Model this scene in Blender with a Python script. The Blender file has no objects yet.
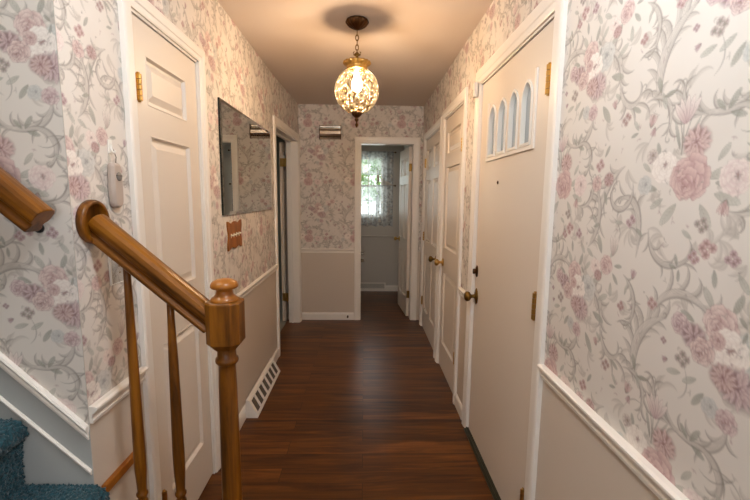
import bpy, bmesh, math, random
import numpy as np
from mathutils import Vector, Matrix
random.seed(4); rng = np.random.default_rng(7)
PI = math.pi
SC = bpy.context.scene; COL = SC.collection
XL, XR, YF, YS, ZC = -0.771, 0.654, 4.651, 1.094, 2.44     # hall faces, far wall, stair wall, ceiling
YB = -1.7                                                  # wall behind the camera
T = 0.115                                                  # wall thickness

# ------------------------------------------------------------------ materials
def srgb(r, g, b):
    f = lambda c: (c/255/12.92) if c/255 <= .04045 else ((c/255+.055)/1.055)**2.4
    return (f(r), f(g), f(b), 1)
def new_mat(name):
    m = bpy.data.materials.new(name); m.use_nodes = True
    return m, m.node_tree, m.node_tree.nodes['Principled BSDF']
def node(nt, t, **kw):
    n = nt.nodes.new(t)
    for k, v in kw.items():
        if k in n.inputs: n.inputs[k].default_value = v
        else: setattr(n, k, v)
    return n
def plain(name, col, rough=.5, metal=0, bump=0, bscale=200, var=0, **kw):
    m, nt, b = new_mat(name)
    b.inputs['Base Color'].default_value = col; b.inputs['Roughness'].default_value = rough
    b.inputs['Metallic'].default_value = metal
    for k, v in kw.items(): b.inputs[k].default_value = v
    tc = node(nt, 'ShaderNodeTexCoord')
    if bump:
        n = node(nt, 'ShaderNodeTexNoise', Scale=bscale, Detail=3.0)
        nt.links.new(tc.outputs['Object'], n.inputs['Vector'])
        bp = node(nt, 'ShaderNodeBump', Strength=bump, Distance=.002)
        nt.links.new(n.outputs['Fac'], bp.inputs['Height']); nt.links.new(bp.outputs['Normal'], b.inputs['Normal'])
    if var:
        n = node(nt, 'ShaderNodeTexNoise', Scale=6.0, Detail=5.0)
        nt.links.new(tc.outputs['Object'], n.inputs['Vector'])
        mx = node(nt, 'ShaderNodeMix', data_type='RGBA')
        mx.inputs[6].default_value = [c*(1-var) for c in col[:3]]+[1]; mx.inputs[7].default_value = [min(1, c*(1+var)) for c in col[:3]]+[1]
        nt.links.new(n.outputs['Fac'], mx.inputs[0]); nt.links.new(mx.outputs[2], b.inputs['Base Color'])
    return m
def oak(name, scale, dark, mid, light, rough=.32):
    m, nt, b = new_mat(name)
    tc = node(nt, 'ShaderNodeTexCoord'); mp = node(nt, 'ShaderNodeMapping')
    rot, sc = scale
    mp0 = node(nt, 'ShaderNodeMapping'); mp0.inputs['Rotation'].default_value = rot
    mp.inputs['Scale'].default_value = sc
    nt.links.new(tc.outputs['Object'], mp0.inputs['Vector']); nt.links.new(mp0.outputs[0], mp.inputs['Vector'])
    n = node(nt, 'ShaderNodeTexNoise', Scale=14.0, Detail=6.0, Roughness=.65, Distortion=.6)
    nt.links.new(mp.outputs[0], n.inputs['Vector'])
    r = node(nt, 'ShaderNodeValToRGB'); e = r.color_ramp.elements
    e[0].position = .32; e[0].color = dark; e[1].position = .72; e[1].color = light
    x = e.new(.48); x.color = mid
    nt.links.new(n.outputs['Fac'], r.inputs[0]); nt.links.new(r.outputs[0], b.inputs['Base Color'])
    b.inputs['Roughness'].default_value = rough
    b.inputs['Specular IOR Level'].default_value = .38
    bp = node(nt, 'ShaderNodeBump', Strength=.12, Distance=.001)
    nt.links.new(n.outputs['Fac'], bp.inputs['Height']); nt.links.new(bp.outputs['Normal'], b.inputs['Normal'])
    return m
OD, OM, OL = srgb(54, 28, 3), srgb(110, 63, 9), srgb(150, 93, 20)
M = {}
M['trim'] = plain('white trim paint', srgb(238, 231, 222), .35, bump=.05, bscale=60)
M['door'] = plain('cream door paint', srgb(222, 210, 196), .42, bump=.08, bscale=90)
M['paint'] = plain('beige wainscot paint', srgb(208, 194, 179), .6, bump=.06, bscale=250)
M['greypaint'] = plain('grey stair skirt paint', srgb(176, 178, 176), .5, bump=.06, bscale=250)
M['ceiling'] = plain('ceiling paint', srgb(214, 200, 190), .9, bump=.1, bscale=300)
M['roompaint'] = plain('grey back room paint', srgb(200, 193, 184), .6, bump=.06, bscale=250)
M['sidepaint'] = plain('grey green side room paint', srgb(140, 146, 134), .7)
M['brass'] = plain('polished brass', srgb(200, 160, 92), .3, 1)
M['oldbrass'] = plain('antique brass', srgb(128, 98, 50), .32, 1, bump=.2, bscale=80)
M['bronze'] = plain('dark bronze', srgb(84, 58, 36), .35, 1, bump=.35, bscale=90)
M['chrome'] = plain('brushed chrome', srgb(205, 196, 182), .18, 1)
M['black'] = plain('black metal', srgb(22, 20, 18), .4, .3)
M['dark'] = plain('dark opening', srgb(96, 86, 76), .8)
M['threshold'] = plain('bronze threshold', srgb(62, 60, 48), .4, .6, bump=.2, bscale=100)
M['beigeplastic'] = plain('beige plastic', srgb(178, 162, 150), .45)
M['greyplastic'] = plain('grey plastic', srgb(120, 116, 112), .4)
M['whiteplastic'] = plain('white plastic', srgb(232, 228, 220), .35)
M['ivory'] = plain('ivory plastic', srgb(236, 226, 200), .4)
M['tile'] = plain('pale grey tile', srgb(150, 146, 134), .5, var=.1)
M['bark'] = plain('bark', srgb(70, 56, 44), .9, bump=.5, bscale=30)
M['oak_v'] = oak('oak upright grain', ((0, 0, 0), (1.6, 1.6, .16)), OD, OM, OL)
RA = math.atan(.876)
M['oak_r'] = oak('oak rail grain', ((0, -RA, 0), (.16, 1.6, 1.6)), OD, OM, OL)
M['oak_h'] = oak('oak trim grain', ((0, 0, 0), (1.6, .16, 1.6)), OD, OM, OL)
M['oak_cap'] = oak('oak cap grain', ((0, 0, 0), (.5, .5, .5)), srgb(128, 74, 20), srgb(156, 94, 30), srgb(176, 112, 42), .28)
M['plate_wood'] = oak('stained plate wood', ((0, 0, 0), (1.2, 1.2, .15)), srgb(104, 58, 18), srgb(140, 82, 28), srgb(170, 104, 42), .35)
def mat_attr(name, rough=.62):
    m, nt, b = new_mat(name)
    a = node(nt, 'ShaderNodeAttribute', attribute_name='paper')
    nt.links.new(a.outputs['Color'], b.inputs['Base Color']); b.inputs['Roughness'].default_value = rough
    b.inputs['Specular IOR Level'].default_value = .3
    tc = node(nt, 'ShaderNodeTexCoord'); n = node(nt, 'ShaderNodeTexNoise', Scale=500.0)
    nt.links.new(tc.outputs['Object'], n.inputs['Vector'])
    bp = node(nt, 'ShaderNodeBump', Strength=.06, Distance=.001)
    nt.links.new(n.outputs['Fac'], bp.inputs['Height']); nt.links.new(bp.outputs['Normal'], b.inputs['Normal'])
    return m
M['paper'] = mat_attr('floral wallpaper')
def mat_floor():
    m, nt, b = new_mat('red brown plank floor')
    geo = node(nt, 'ShaderNodeTexCoord')
    br = node(nt, 'ShaderNodeTexBrick', offset=.37, offset_frequency=2, squash=1.0)
    br.inputs['Scale'].default_value = 1.0; br.inputs['Brick Width'].default_value = 1.15
    br.inputs['Row Height'].default_value = .118; br.inputs['Mortar Size'].default_value = .0012
    br.inputs['Mortar Smooth'].default_value = .3; br.inputs['Bias'].default_value = 0
    br.inputs['Color1'].default_value = (.0, .0, .0, 1); br.inputs['Color2'].default_value = (1, 1, 1, 1)
    br.inputs['Mortar'].default_value = (.5, .5, .5, 1)
    nt.links.new(geo.outputs['Object'], br.inputs['Vector'])
    # grain: long streaks along X, shifted per plank
    mp = node(nt, 'ShaderNodeMapping'); mp.inputs['Scale'].default_value = (.9, 11, 1)
    add = node(nt, 'ShaderNodeVectorMath', operation='ADD')
    sc = node(nt, 'ShaderNodeVectorMath', operation='SCALE'); sc.inputs['Scale'].default_value = 7.3
    nt.links.new(br.outputs['Color'], sc.inputs[0]); nt.links.new(geo.outputs['Object'], add.inputs[0]); nt.links.new(sc.outputs[0], add.inputs[1])
    nt.links.new(add.outputs[0], mp.inputs['Vector'])
    n = node(nt, 'ShaderNodeTexNoise', Scale=1.6, Detail=7.0, Roughness=.6, Distortion=1.1)
    nt.links.new(mp.outputs[0], n.inputs['Vector'])
    r = node(nt, 'ShaderNodeValToRGB'); e = r.color_ramp.elements
    e[0].position = .30; e[0].color = srgb(52, 25, 8); e[1].position = .74; e[1].color = srgb(138, 80, 30)
    x = e.new(.44); x.color = srgb(82, 44, 12); x = e.new(.56); x.color = srgb(104, 60, 18)
    nt.links.new(n.outputs['Fac'], r.inputs[0])
    hs = node(nt, 'ShaderNodeHueSaturation'); nt.links.new(r.outputs[0], hs.inputs['Color'])
    mr = node(nt, 'ShaderNodeMapRange'); mr.inputs['To Min'].default_value = .78; mr.inputs['To Max'].default_value = 1.18
    nt.links.new(br.outputs['Color'], mr.inputs['Value']); nt.links.new(mr.outputs[0], hs.inputs['Value'])
    mx = node(nt, 'ShaderNodeMix', data_type='RGBA'); mx.inputs[7].default_value = srgb(26, 11, 5)
    nt.links.new(br.outputs['Fac'], mx.inputs[0]); nt.links.new(hs.outputs[0], mx.inputs[6])
    nt.links.new(mx.outputs[2], b.inputs['Base Color'])
    b.inputs['Roughness'].default_value = .33; b.inputs['Specular IOR Level'].default_value = .35
    bp = node(nt, 'ShaderNodeBump', Strength=.15, Distance=.001)
    nt.links.new(n.outputs['Fac'], bp.inputs['Height']); nt.links.new(bp.outputs['Normal'], b.inputs['Normal'])
    return m
M['floor'] = mat_floor()
def mat_mirror():
    m, nt, b = new_mat('mirror glass')
    b.inputs['Base Color'].default_value = (.80, .82, .79, 1); b.inputs['Metallic'].default_value = 1; b.inputs['Roughness'].default_value = .015
    return m
M['mirror'] = mat_mirror()
M['mirroredge'] = plain('mirror bevel edge', srgb(48, 54, 52), .12, .6)
def mat_globe():
    m, nt, b = new_mat('amber crackled glass')
    out = nt.nodes['Material Output']; nt.nodes.remove(b)
    tc = node(nt, 'ShaderNodeTexCoord')
    mp = node(nt, 'ShaderNodeMapping'); mp.inputs['Scale'].default_value = (1, 1, .55)
    nt.links.new(tc.outputs['Object'], mp.inputs['Vector'])
    v = node(nt, 'ShaderNodeTexVoronoi', Scale=52.0); v.feature = 'DISTANCE_TO_EDGE'
    nt.links.new(mp.outputs[0], v.inputs['Vector'])
    n = node(nt, 'ShaderNodeTexNoise', Scale=38.0, Detail=2.0); nt.links.new(mp.outputs[0], n.inputs['Vector'])
    ad = node(nt, 'ShaderNodeMath', operation='ADD'); nt.links.new(v.outputs['Distance'], ad.inputs[0]); nt.links.new(n.outputs['Fac'], ad.inputs[1])
    bp = node(nt, 'ShaderNodeBump', Strength=1.0, Distance=.012); nt.links.new(ad.outputs[0], bp.inputs['Height'])
    # glass is deeper amber in the pressed cells, clear on the ridges
    cr = node(nt, 'ShaderNodeMapRange'); cr.inputs['From Min'].default_value = .45; cr.inputs['From Max'].default_value = .82; nt.links.new(ad.outputs[0], cr.inputs['Value'])
    cm = node(nt, 'ShaderNodeMix', data_type='RGBA'); cm.inputs[6].default_value = (1, .91, .74, 1); cm.inputs[7].default_value = (.40, .24, .07, 1)
    nt.links.new(cr.outputs[0], cm.inputs[0])
    tr = node(nt, 'ShaderNodeBsdfTransparent'); nt.links.new(cm.outputs[2], tr.inputs['Color'])
    tl = node(nt, 'ShaderNodeBsdfTranslucent', Color=(1, .80, .45, 1)); nt.links.new(bp.outputs[0], tl.inputs['Normal'])
    gl = node(nt, 'ShaderNodeBsdfGlossy', Color=(1, .9, .7, 1), Roughness=.15); nt.links.new(bp.outputs[0], gl.inputs['Normal'])
    r = node(nt, 'ShaderNodeMapRange'); r.inputs['From Min'].default_value = .40; r.inputs['From Max'].default_value = .75
    r.inputs['To Min'].default_value = .030; r.inputs['To Max'].default_value = .003
    nt.links.new(ad.outputs[0], r.inputs['Value'])
    m1 = node(nt, 'ShaderNodeMixShader'); nt.links.new(r.outputs[0], m1.inputs[0]); nt.links.new(tr.outputs[0], m1.inputs[1]); nt.links.new(tl.outputs[0], m1.inputs[2])
    m2 = node(nt, 'ShaderNodeMixShader'); m2.inputs[0].default_value = .05; nt.links.new(m1.outputs[0], m2.inputs[1]); nt.links.new(gl.outputs[0], m2.inputs[2])
    nt.links.new(m2.outputs[0], out.inputs['Surface'])
    return m
M['globe'] = mat_globe()
def mat_emit(name, col, s):
    m, nt, b = new_mat(name); b.inputs['Base Color'].default_value = col
    b.inputs['Emission Color'].default_value = col; b.inputs['Emission Strength'].default_value = s
    return m
M['bulb'] = mat_emit('lit bulb', (1, .82, .66, 1), 580)
def mat_clear(name, tint, gloss=.12, mixw=.0, white=(1, 1, 1, 1), rough=.05):
    m, nt, b = new_mat(name); out = nt.nodes['Material Output']; nt.nodes.remove(b)
    tr = node(nt, 'ShaderNodeBsdfTransparent', Color=tint); gl = node(nt, 'ShaderNodeBsdfGlossy', Roughness=rough)
    df = node(nt, 'ShaderNodeBsdfTranslucent', Color=white)
    d2 = node(nt, 'ShaderNodeBsdfDiffuse', Color=white)
    a = node(nt, 'ShaderNodeMixShader'); a.inputs[0].default_value = .5; nt.links.new(df.outputs[0], a.inputs[1]); nt.links.new(d2.outputs[0], a.inputs[2])
    c = node(nt, 'ShaderNodeMixShader'); c.inputs[0].default_value = mixw; nt.links.new(tr.outputs[0], c.inputs[1]); nt.links.new(a.outputs[0], c.inputs[2])
    d = node(nt, 'ShaderNodeMixShader'); d.inputs[0].default_value = gloss; nt.links.new(c.outputs[0], d.inputs[1]); nt.links.new(gl.outputs[0], d.inputs[2])
    nt.links.new(d.outputs[0], out.inputs['Surface'])
    return m, nt, c, tr
M['glass'] = mat_clear('window glass', (.97, 1, .98, 1), .05)[0]
M['acrylic'] = mat_clear('clear acrylic', (.93, .94, .94, 1), .10, .06)[0]
M['frosted'] = mat_clear('frosted pane', (.50, .52, .52, 1), .06, .80, (.50, .51, .50, 1), .3)[0]
def mat_lace():
    m, nt, c, tr = mat_clear('white lace', (1, 1, 1, 1), .0, .6, (.78, .82, .86, 1))
    tc = node(nt, 'ShaderNodeTexCoord')
    v = node(nt, 'ShaderNodeTexVoronoi', Scale=26.0); v.feature = 'F1'; nt.links.new(tc.outputs['Object'], v.inputs['Vector'])
    n = node(nt, 'ShaderNodeTexNoise', Scale=11.0, Detail=2.0); nt.links.new(tc.outputs['Object'], n.inputs['Vector'])
    a = node(nt, 'ShaderNodeMath', operation='MULTIPLY_ADD'); a.inputs[1].default_value = .55
    nt.links.new(v.outputs['Distance'], a.inputs[0]); nt.links.new(n.outputs['Fac'], a.inputs[2])
    r = node(nt, 'ShaderNodeMapRange'); r.inputs['From Min'].default_value = .4; r.inputs['From Max'].default_value = .95
    r.inputs['To Min'].default_value = .10; r.inputs['To Max'].default_value = .62
    nt.links.new(a.outputs[0], r.inputs['Value']); nt.links.new(r.outputs[0], c.inputs[0])
    return m
M['lace'] = mat_lace()
def mat_leaf():
    m, nt, c, tr = mat_clear('green foliage', (1, 1, 1, 1), .04, 1, (.13, .26, .045, 1), .4)
    n = node(nt, 'ShaderNodeObjectInfo'); return m
M['leaf'] = mat_leaf()
def mat_carpet():
    m, nt, b = new_mat('teal shag carpet')
    tc = node(nt, 'ShaderNodeTexCoord'); n = node(nt, 'ShaderNodeTexNoise', Scale=170.0, Detail=4.0, Roughness=.7)
    nt.links.new(tc.outputs['Object'], n.inputs['Vector'])
    r = node(nt, 'ShaderNodeValToRGB'); e = r.color_ramp.elements
    e[0].position = .34; e[0].color = srgb(5, 28, 36); e[1].position = .68; e[1].color = srgb(30, 82, 94)
    nt.links.new(n.outputs['Fac'], r.inputs[0]); nt.links.new(r.outputs[0], b.inputs['Base Color'])
    b.inputs['Roughness'].default_value = .95; b.inputs['Sheen Weight'].default_value = .3
    return m
M['carpet'] = mat_carpet()

# ------------------------------------------------------------------ object helpers
def wloc(o):
    v = Vector((0, 0, 0))
    while o: v += o.location; o = o.parent
    return v
def empty(name, loc, label=None, cat=None, group=None, kind=None, parent=None):
    o = bpy.data.objects.new(name, None); COL.objects.link(o); o.empty_display_size = .05
    o.location = Vector(loc)-(wloc(parent) if parent else Vector((0, 0, 0))); o.parent = parent
    return tag(o, label, cat, group, kind)
def tag(o, label=None, cat=None, group=None, kind=None):
    for k, v in (('label', label), ('category', cat), ('group', group), ('kind', kind)):
        if v: o[k] = v
    return o
class MB:
    def __init__(s): s.v = []; s.f = []; s.m = []; s.sm = []
    def add(s, vs, fs, mi=0, smooth=False):
        k = len(s.v); s.v += [tuple(v) for v in vs]
        for f in fs: s.f.append(tuple(k+i for i in f)); s.m.append(mi); s.sm.append(smooth)
        return s
    def box(s, a, b, mi=0, fn=None):
        x0, y0, z0 = a; x1, y1, z1 = b
        vs = [(x0, y0, z0), (x1, y0, z0), (x1, y1, z0), (x0, y1, z0), (x0, y0, z1), (x1, y0, z1), (x1, y1, z1), (x0, y1, z1)]
        if fn: vs = [fn(*v) for v in vs]
        return s.add(vs, [(0, 3, 2, 1), (4, 5, 6, 7), (0, 1, 5, 4), (1, 2, 6, 5), (2, 3, 7, 6), (3, 0, 4, 7)], mi)
    def lathe(s, prof, mat=None, n=32, mi=0, rfn=None, smooth=True):
        # prof: (r, z) ; mat: Matrix placing local z axis
        mat = mat or Matrix(); vs = []; fs = []
        for (r, z) in prof:
            for i in range(n):
                a = 2*PI*i/n; q = r*(rfn(a, z) if rfn else 1)
                vs.append(mat @ Vector((q*math.cos(a), q*math.sin(a), z)))
        for j in range(len(prof)-1):
            for i in range(n):
                a, b = j*n+i, j*n+(i+1) % n
                fs.append((a, b, b+n, a+n))
        if prof[0][0] > 1e-4: fs.append(tuple(range(n))[::-1])
        if prof[-1][0] > 1e-4: fs.append(tuple(range((len(prof)-1)*n, len(prof)*n)))
        return s.add(vs, fs, mi, smooth)
    def sweep(s, path, prof, mi=0, closed=True, smooth=False, side=Vector((0, 0, 1))):
        # prof in (a, b): a along 'side' cross tangent, b along side ; straight/curved path
        n = len(prof); vs = []; fs = []
        P = [Vector(p) for p in path]
        for i, p in enumerate(P):
            t = (P[min(i+1, len(P)-1)]-P[max(i-1, 0)]).normalized()
            a = t.cross(side).normalized(); b = a.cross(t).normalized()
            for (u, w) in prof: vs.append(p+a*u+b*w)
        for j in range(len(P)-1):
            for i in range(n if closed else n-1):
                k, l = j*n+i, j*n+(i+1) % n
                fs.append((k, l, l+n, k+n))
        if closed: fs.append(tuple(range(n))[::-1]); fs.append(tuple(range((len(P)-1)*n, len(P)*n)))
        return s.add(vs, fs, mi, smooth)
    def tube(s, path, r, n=10, mi=0, side=Vector((0, 0, 1))):
        return s.sweep(path, [(r*math.cos(2*PI*i/n), r*math.sin(2*PI*i/n)) for i in range(n)], mi, True, True, side)
    def build(s, name, mats, parent=None, bevel=0, seg=2, fixn=True):
        o = wloc(parent) if parent else Vector((0, 0, 0))
        me = bpy.data.meshes.new(name)
        me.from_pydata([tuple(Vector(v)-o) for v in s.v], [], s.f)
        for m in (mats if isinstance(mats, (list, tuple)) else [mats]): me.materials.append(m)
        me.polygons.foreach_set('material_index', s.m); me.polygons.foreach_set('use_smooth', s.sm)
        if fixn:
            bm = bmesh.new(); bm.from_mesh(me); bmesh.ops.recalc_face_normals(bm, faces=bm.faces); bm.to_mesh(me); bm.free()
        ob = bpy.data.objects.new(name, me); COL.objects.link(ob); ob.parent = parent
        if bevel:
            b = ob.modifiers.new('b', 'BEVEL'); b.width = bevel; b.segments = seg; b.limit_method = 'ANGLE'; b.angle_limit = .7
        return ob
    def thing(s, name, mats, label, cat, group=None, **kw):
        return tag(s.build(name, mats, None, **kw), label, cat, group)
    def struct(s, name, mats, label, **kw):
        return tag(s.build(name, mats, None, **kw), label, None, None, 'structure')
# mappers: (u along wall, d out from wall into the hall, z)
skew = lambda u: max(0, u-3.6)*.036     # the old wall drifts inwards towards the far corner
mL = lambda u, d, z: (XL+d+skew(u), u, z)
mR = lambda u, d, z: (XR-d, u, z)
mF = lambda u, d, z: (u, YF-d, z)
mS = lambda u, d, z: (u, YS-d, z)
YW2 = 6.13
mW = lambda u, d, z: (u, YW2-d, z)

# ------------------------------------------------------------------ wallpaper artwork (pigment pattern only)
TW, TH, RES = .52, .64, .00125
NX, NY = int(round(TW/RES)), int(round(TH/RES))
C = lambda r, g, b: np.array(srgb(r, g, b)[:3])
BASE = C(220, 211, 201)
IMG = np.tile(BASE, (NY, NX, 1)).astype(float)
def region(x0, y0, x1, y1):
    i0, i1 = int(math.floor(x0/RES)), int(math.ceil(x1/RES)); j0, j1 = int(math.floor(y0/RES)), int(math.ceil(y1/RES))
    I = np.arange(i0, i1+1); J = np.arange(j0, j1+1)
    X, Y = np.meshgrid((I+.5)*RES, (J+.5)*RES)
    return (I % NX), (J % NY), X, Y
def comp(I, J, col, a):
    a = np.clip(a, 0, 1)[..., None]; ix = np.ix_(J, I)
    IMG[ix] = IMG[ix]*(1-a)+col*a
def sst(x, a, b):
    t = np.clip((x-a)/(b-a), 0, 1); return t*t*(3-2*t)
E1 = .0011
def petal(cx, cy, ang, L, W, c0, c1, al=.9, line=None, k=.62):
    I, J, X, Y = region(cx-L*1.1, cy-L*1.1, cx+L*1.1, cy+L*1.1)
    c, s = math.cos(ang), math.sin(ang); dx, dy = X-cx, Y-cy
    u = (dx*c+dy*s)/L; v = (-dx*s+dy*c)
    uu = np.clip(u, 0, 1); w = W*np.sin(PI*np.clip(uu, 0, 1)**(k if k < 1 else 1))**.7*(.45+.55*uu)
    w = np.where((u < 0) | (u > 1), 0, w)
    d = w-np.abs(v)
    a = sst(d, -E1*.4, E1)*((u > 0) & (u < 1))
    col = c0*(1-uu[..., None])+c1*uu[..., None]
    if line is not None:
        e = 1-sst(d, E1*.3, E1*2.2); vein = .35*(1-sst(np.abs(v), 0, E1))
        q = np.clip(np.maximum(e*.75, vein*(uu < .8)), 0, 1)[..., None]; col = col*(1-q)+line*q
    comp(I, J, col, a*al)
def stroke(pts, w0, w1, col, al=.6, wm=None):
    P = np.array(pts, float); m = max(w0, w1, wm or 0)+.003
    I, J, X, Y = region(P[:, 0].min()-m, P[:, 1].min()-m, P[:, 0].max()+m, P[:, 1].max()+m)
    A = np.zeros_like(X); n = len(P)-1
    for i in range(n):
        (ax, ay), (bx, by) = P[i], P[i+1]; dx, dy = bx-ax, by-ay; l2 = dx*dx+dy*dy+1e-12
        t = np.clip(((X-ax)*dx+(Y-ay)*dy)/l2, 0, 1); d = np.hypot(X-ax-t*dx, Y-ay-t*dy)
        g = (i+t)/n; w = w0+(w1-w0)*g
        if wm: w = w+(wm-(w0+w1)/2)*np.sin(PI*g)
        A = np.maximum(A, sst(w-d, -E1*.5, E1*.8))
    comp(I, J, col, A*al)
def arc(cx, cy, r0, a0, a1, r1=None, n=26, sy=1):
    r1 = r0 if r1 is None else r1
    return [(cx+(r0+(r1-r0)*i/n)*math.cos(a0+(a1-a0)*i/n), cy+sy*(r0+(r1-r0)*i/n)*math.sin(a0+(a1-a0)*i/n)) for i in range(n+1)]
def bez(p0, p1, p2, p3, n=22):
    r = []
    for i in range(n+1):
        t = i/n; q = 1-t
        r.append(tuple(q**3*p0[k]+3*q*q*t*p1[k]+3*q*t*t*p2[k]+t**3*p3[k] for k in (0, 1)))
    return r
def blob(cx, cy, rx, ry, col, al=.5, soft=.6):
    I, J, X, Y = region(cx-rx*1.3, cy-ry*1.3, cx+rx*1.3, cy+ry*1.3)
    d = np.hypot((X-cx)/rx, (Y-cy)/ry); comp(I, J, col, (1-sst(d, 1-soft, 1.2))*al)
GREY, GREYD, GREYL = C(178, 167, 156), C(134, 124, 115), C(203, 193, 183)
GRN, GRND, GRNL = C(168, 168, 152), C(120, 122, 108), C(194, 193, 180)
PK, PKD, PKL = C(206, 162, 158), C(158, 104, 106), C(230, 204, 196)
MAU, MAUD, MAUL = C(200, 160, 164), C(146, 102, 110), C(226, 202, 200)
WHT, WHTD = C(234, 222, 212), C(186, 162, 154)
BLU, BLUD = C(194, 194, 190), C(154, 154, 154)
def leaf(cx, cy, ang, L, W=None, dark=0, al=.72):
    L = L*.80; W = W or L*.25; c0, c1 = (GRND*.6+GRN*.4, GRN) if dark else (GRN, GRNL)
    petal(cx, cy, ang, L, W, c0, c1, al, GRND, k=.8)
    for t in (.2, .35, .5, .65, .8):
        for sgn in (-1, 1):
            bx, by = cx+L*t*math.cos(ang), cy+L*t*math.sin(ang); a = ang+sgn*.7
            stroke([(bx, by), (bx+W*.75*math.cos(a), by+W*.75*math.sin(a))], .0005, .0003, GRND if dark else GREYD, .5)
def cup(x, y, r, ang, c0, c1, c2, al=.95, asp=.8):
    """one ruffled petal: light outer rim, shaded towards the flower's heart"""
    I, J, X, Y = region(x-r*1.2, y-r*1.2, x+r*1.2, y+r*1.2)
    c, s_ = math.cos(ang), math.sin(ang); u = ((X-x)*c+(Y-y)*s_)/r/asp; v = (-(X-x)*s_+(Y-y)*c)/r
    th = np.arctan2(v, u); ph = rng.uniform(0, 6)
    d = np.hypot(u, v)*(1+.06*np.sin(5*th+ph)+.04*np.sin(9*th+ph*2)); a = 1-sst(d, 1-E1/r*1.2, 1+E1/r*.6)
    t = np.clip((u+1)/2, 0, 1)
    k1 = sst(t, .0, .55)[..., None]; k2 = sst(t, .55, .95)[..., None]
    col = c0*(1-k1)+c1*k1; col = col*(1-k2)+c2*k2
    vein = (.10*np.sin(v*16+ph)*(t > .2))[..., None]; col = col*(1-np.clip(vein, 0, 1))+c0*np.clip(vein, 0, 1)
    e = (sst(d, 1-E1/r*2.4, 1-E1/r*.8)*.55*(u > -.6))[..., None]; col = col*(1-e)+c0*e
    comp(I, J, col, a*al)
def ruffle(cx, cy, R, c0, c1, c2, rings=((.62, .46, 7), (.46, .40, 6), (.30, .34, 5), (.16, .26, 4), (.05, .18, 2)), sy=.92, hx=0, hy=0):
    blob(cx, cy, R*.8, R*.75*sy, c0, .9, .3)
    rot = rng.uniform(0, 6.28)
    for k, (f, q, m) in enumerate(rings):
        for i in rng.permutation(m):
            a = rot+2*PI*i/m+rng.uniform(-.15, .15); rr_ = R*f
            cup(cx+hx*R*k*.06+rr_*math.cos(a), cy+hy*R*k*.06+rr_*math.sin(a)*sy, R*q*rng.uniform(.9, 1.1), a, c0, c1 if rng.random() < .7 else c1*.6+c2*.4, c2, .96)
        rot += .5
def dahlia(cx, cy, R, c0=None, c1=None, c2=None, n=15, sy=.86):
    c0 = PKD if c0 is None else c0; n = max(8, int(n*.8)); c1 = PK if c1 is None else c1; c2 = PKL if c2 is None else c2
    blob(cx, cy, R*.9, R*.9*sy, c0, .9, .3)
    for k, (f, m) in enumerate(((1, n), (.84, n-1), (.68, n-3), (.5, 9), (.34, 7), (.2, 4))):
        for i in rng.permutation(m):
            a = 2*PI*(i+.5*(k % 2))/m+.1*k+rng.uniform(-.12, .12); q = rng.uniform(.85, 1.1); r0 = R*f*.42
            cc = c0*.5+c1*.5 if rng.random() < .4 else c1
            petal(cx+r0*math.cos(a), cy+r0*math.sin(a)*sy, math.atan2(math.sin(a)*sy, math.cos(a))+rng.uniform(-.12, .12), R*f*.56*q, R*.17*(.6+.4*f), cc, c2, .95, c0*.55+c1*.45, k=.5)
    blob(cx, cy, R*.12, R*.10, c0, .6)
def rose(cx, cy, R, c0=None, c1=None, c2=None, rot=0):
    c0 = PKD if c0 is None else c0; c1 = PK if c1 is None else c1; c2 = PKL if c2 is None else c2
    ruffle(cx, cy, R, c0, c1, c2, ((.60, .50, 6), (.46, .46, 5), (.30, .40, 5), (.17, .30, 4), (.07, .19, 3), (.0, .09, 1)), hx=-1, hy=-1)
def peony(cx, cy, R, c0=None, c1=None, c2=None, cc=None, n=9):
    c0 = WHTD if c0 is None else c0; c1 = WHT if c1 is None else c1; c2 = C(240, 231, 223) if c2 is None else c2; cc = PKD if cc is None else cc
    ruffle(cx, cy, R, c0*.6+c1*.4, c1, c2, ((.66, .36, n), (.52, .33, n-1), (.36, .28, 6), (.2, .2, 5)), hx=.5, hy=.5)
    for i in range(9):
        a = rng.uniform(0, 6.28); petal(cx+R*.1, cy+R*.1, a, R*.26, R*.06, cc, c0, .75)
def bud(cx, cy, ang, L, c0=None, c1=None, c2=None):
    c0 = PKD if c0 is None else c0; c1 = PK if c1 is None else c1; c2 = PKL if c2 is None else c2
    for da in (-.42, .42, -.2, .2, 0): petal(cx, cy, ang+da, L, L*.2, c1, c2 if da else c0*.4+c1*.6, .92, c0)
    petal(cx, cy, ang-.7, L*.5, L*.09, GRND, GRN, .8); petal(cx, cy, ang+.7, L*.5, L*.09, GRND, GRN, .8)
def cluster(cx, cy, R, c0=None, c1=None, c2=None):
    c0 = PKD if c0 is None else c0; c1 = PK if c1 is None else c1; c2 = PKL if c2 is None else c2
    for i in range(4):
        a = 1.57*i+rng.uniform(-.4, .4); x, y = cx+R*.5*math.cos(a), cy+R*.45*math.sin(a)
        for k in range(5): cup(x+R*.26*math.cos(k*1.257+a), y+R*.24*math.sin(k*1.257+a), R*.25, k*1.257+a, c0, c1, c2, .85)
        blob(x, y, R*.12, R*.12, c0, .9)
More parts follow.
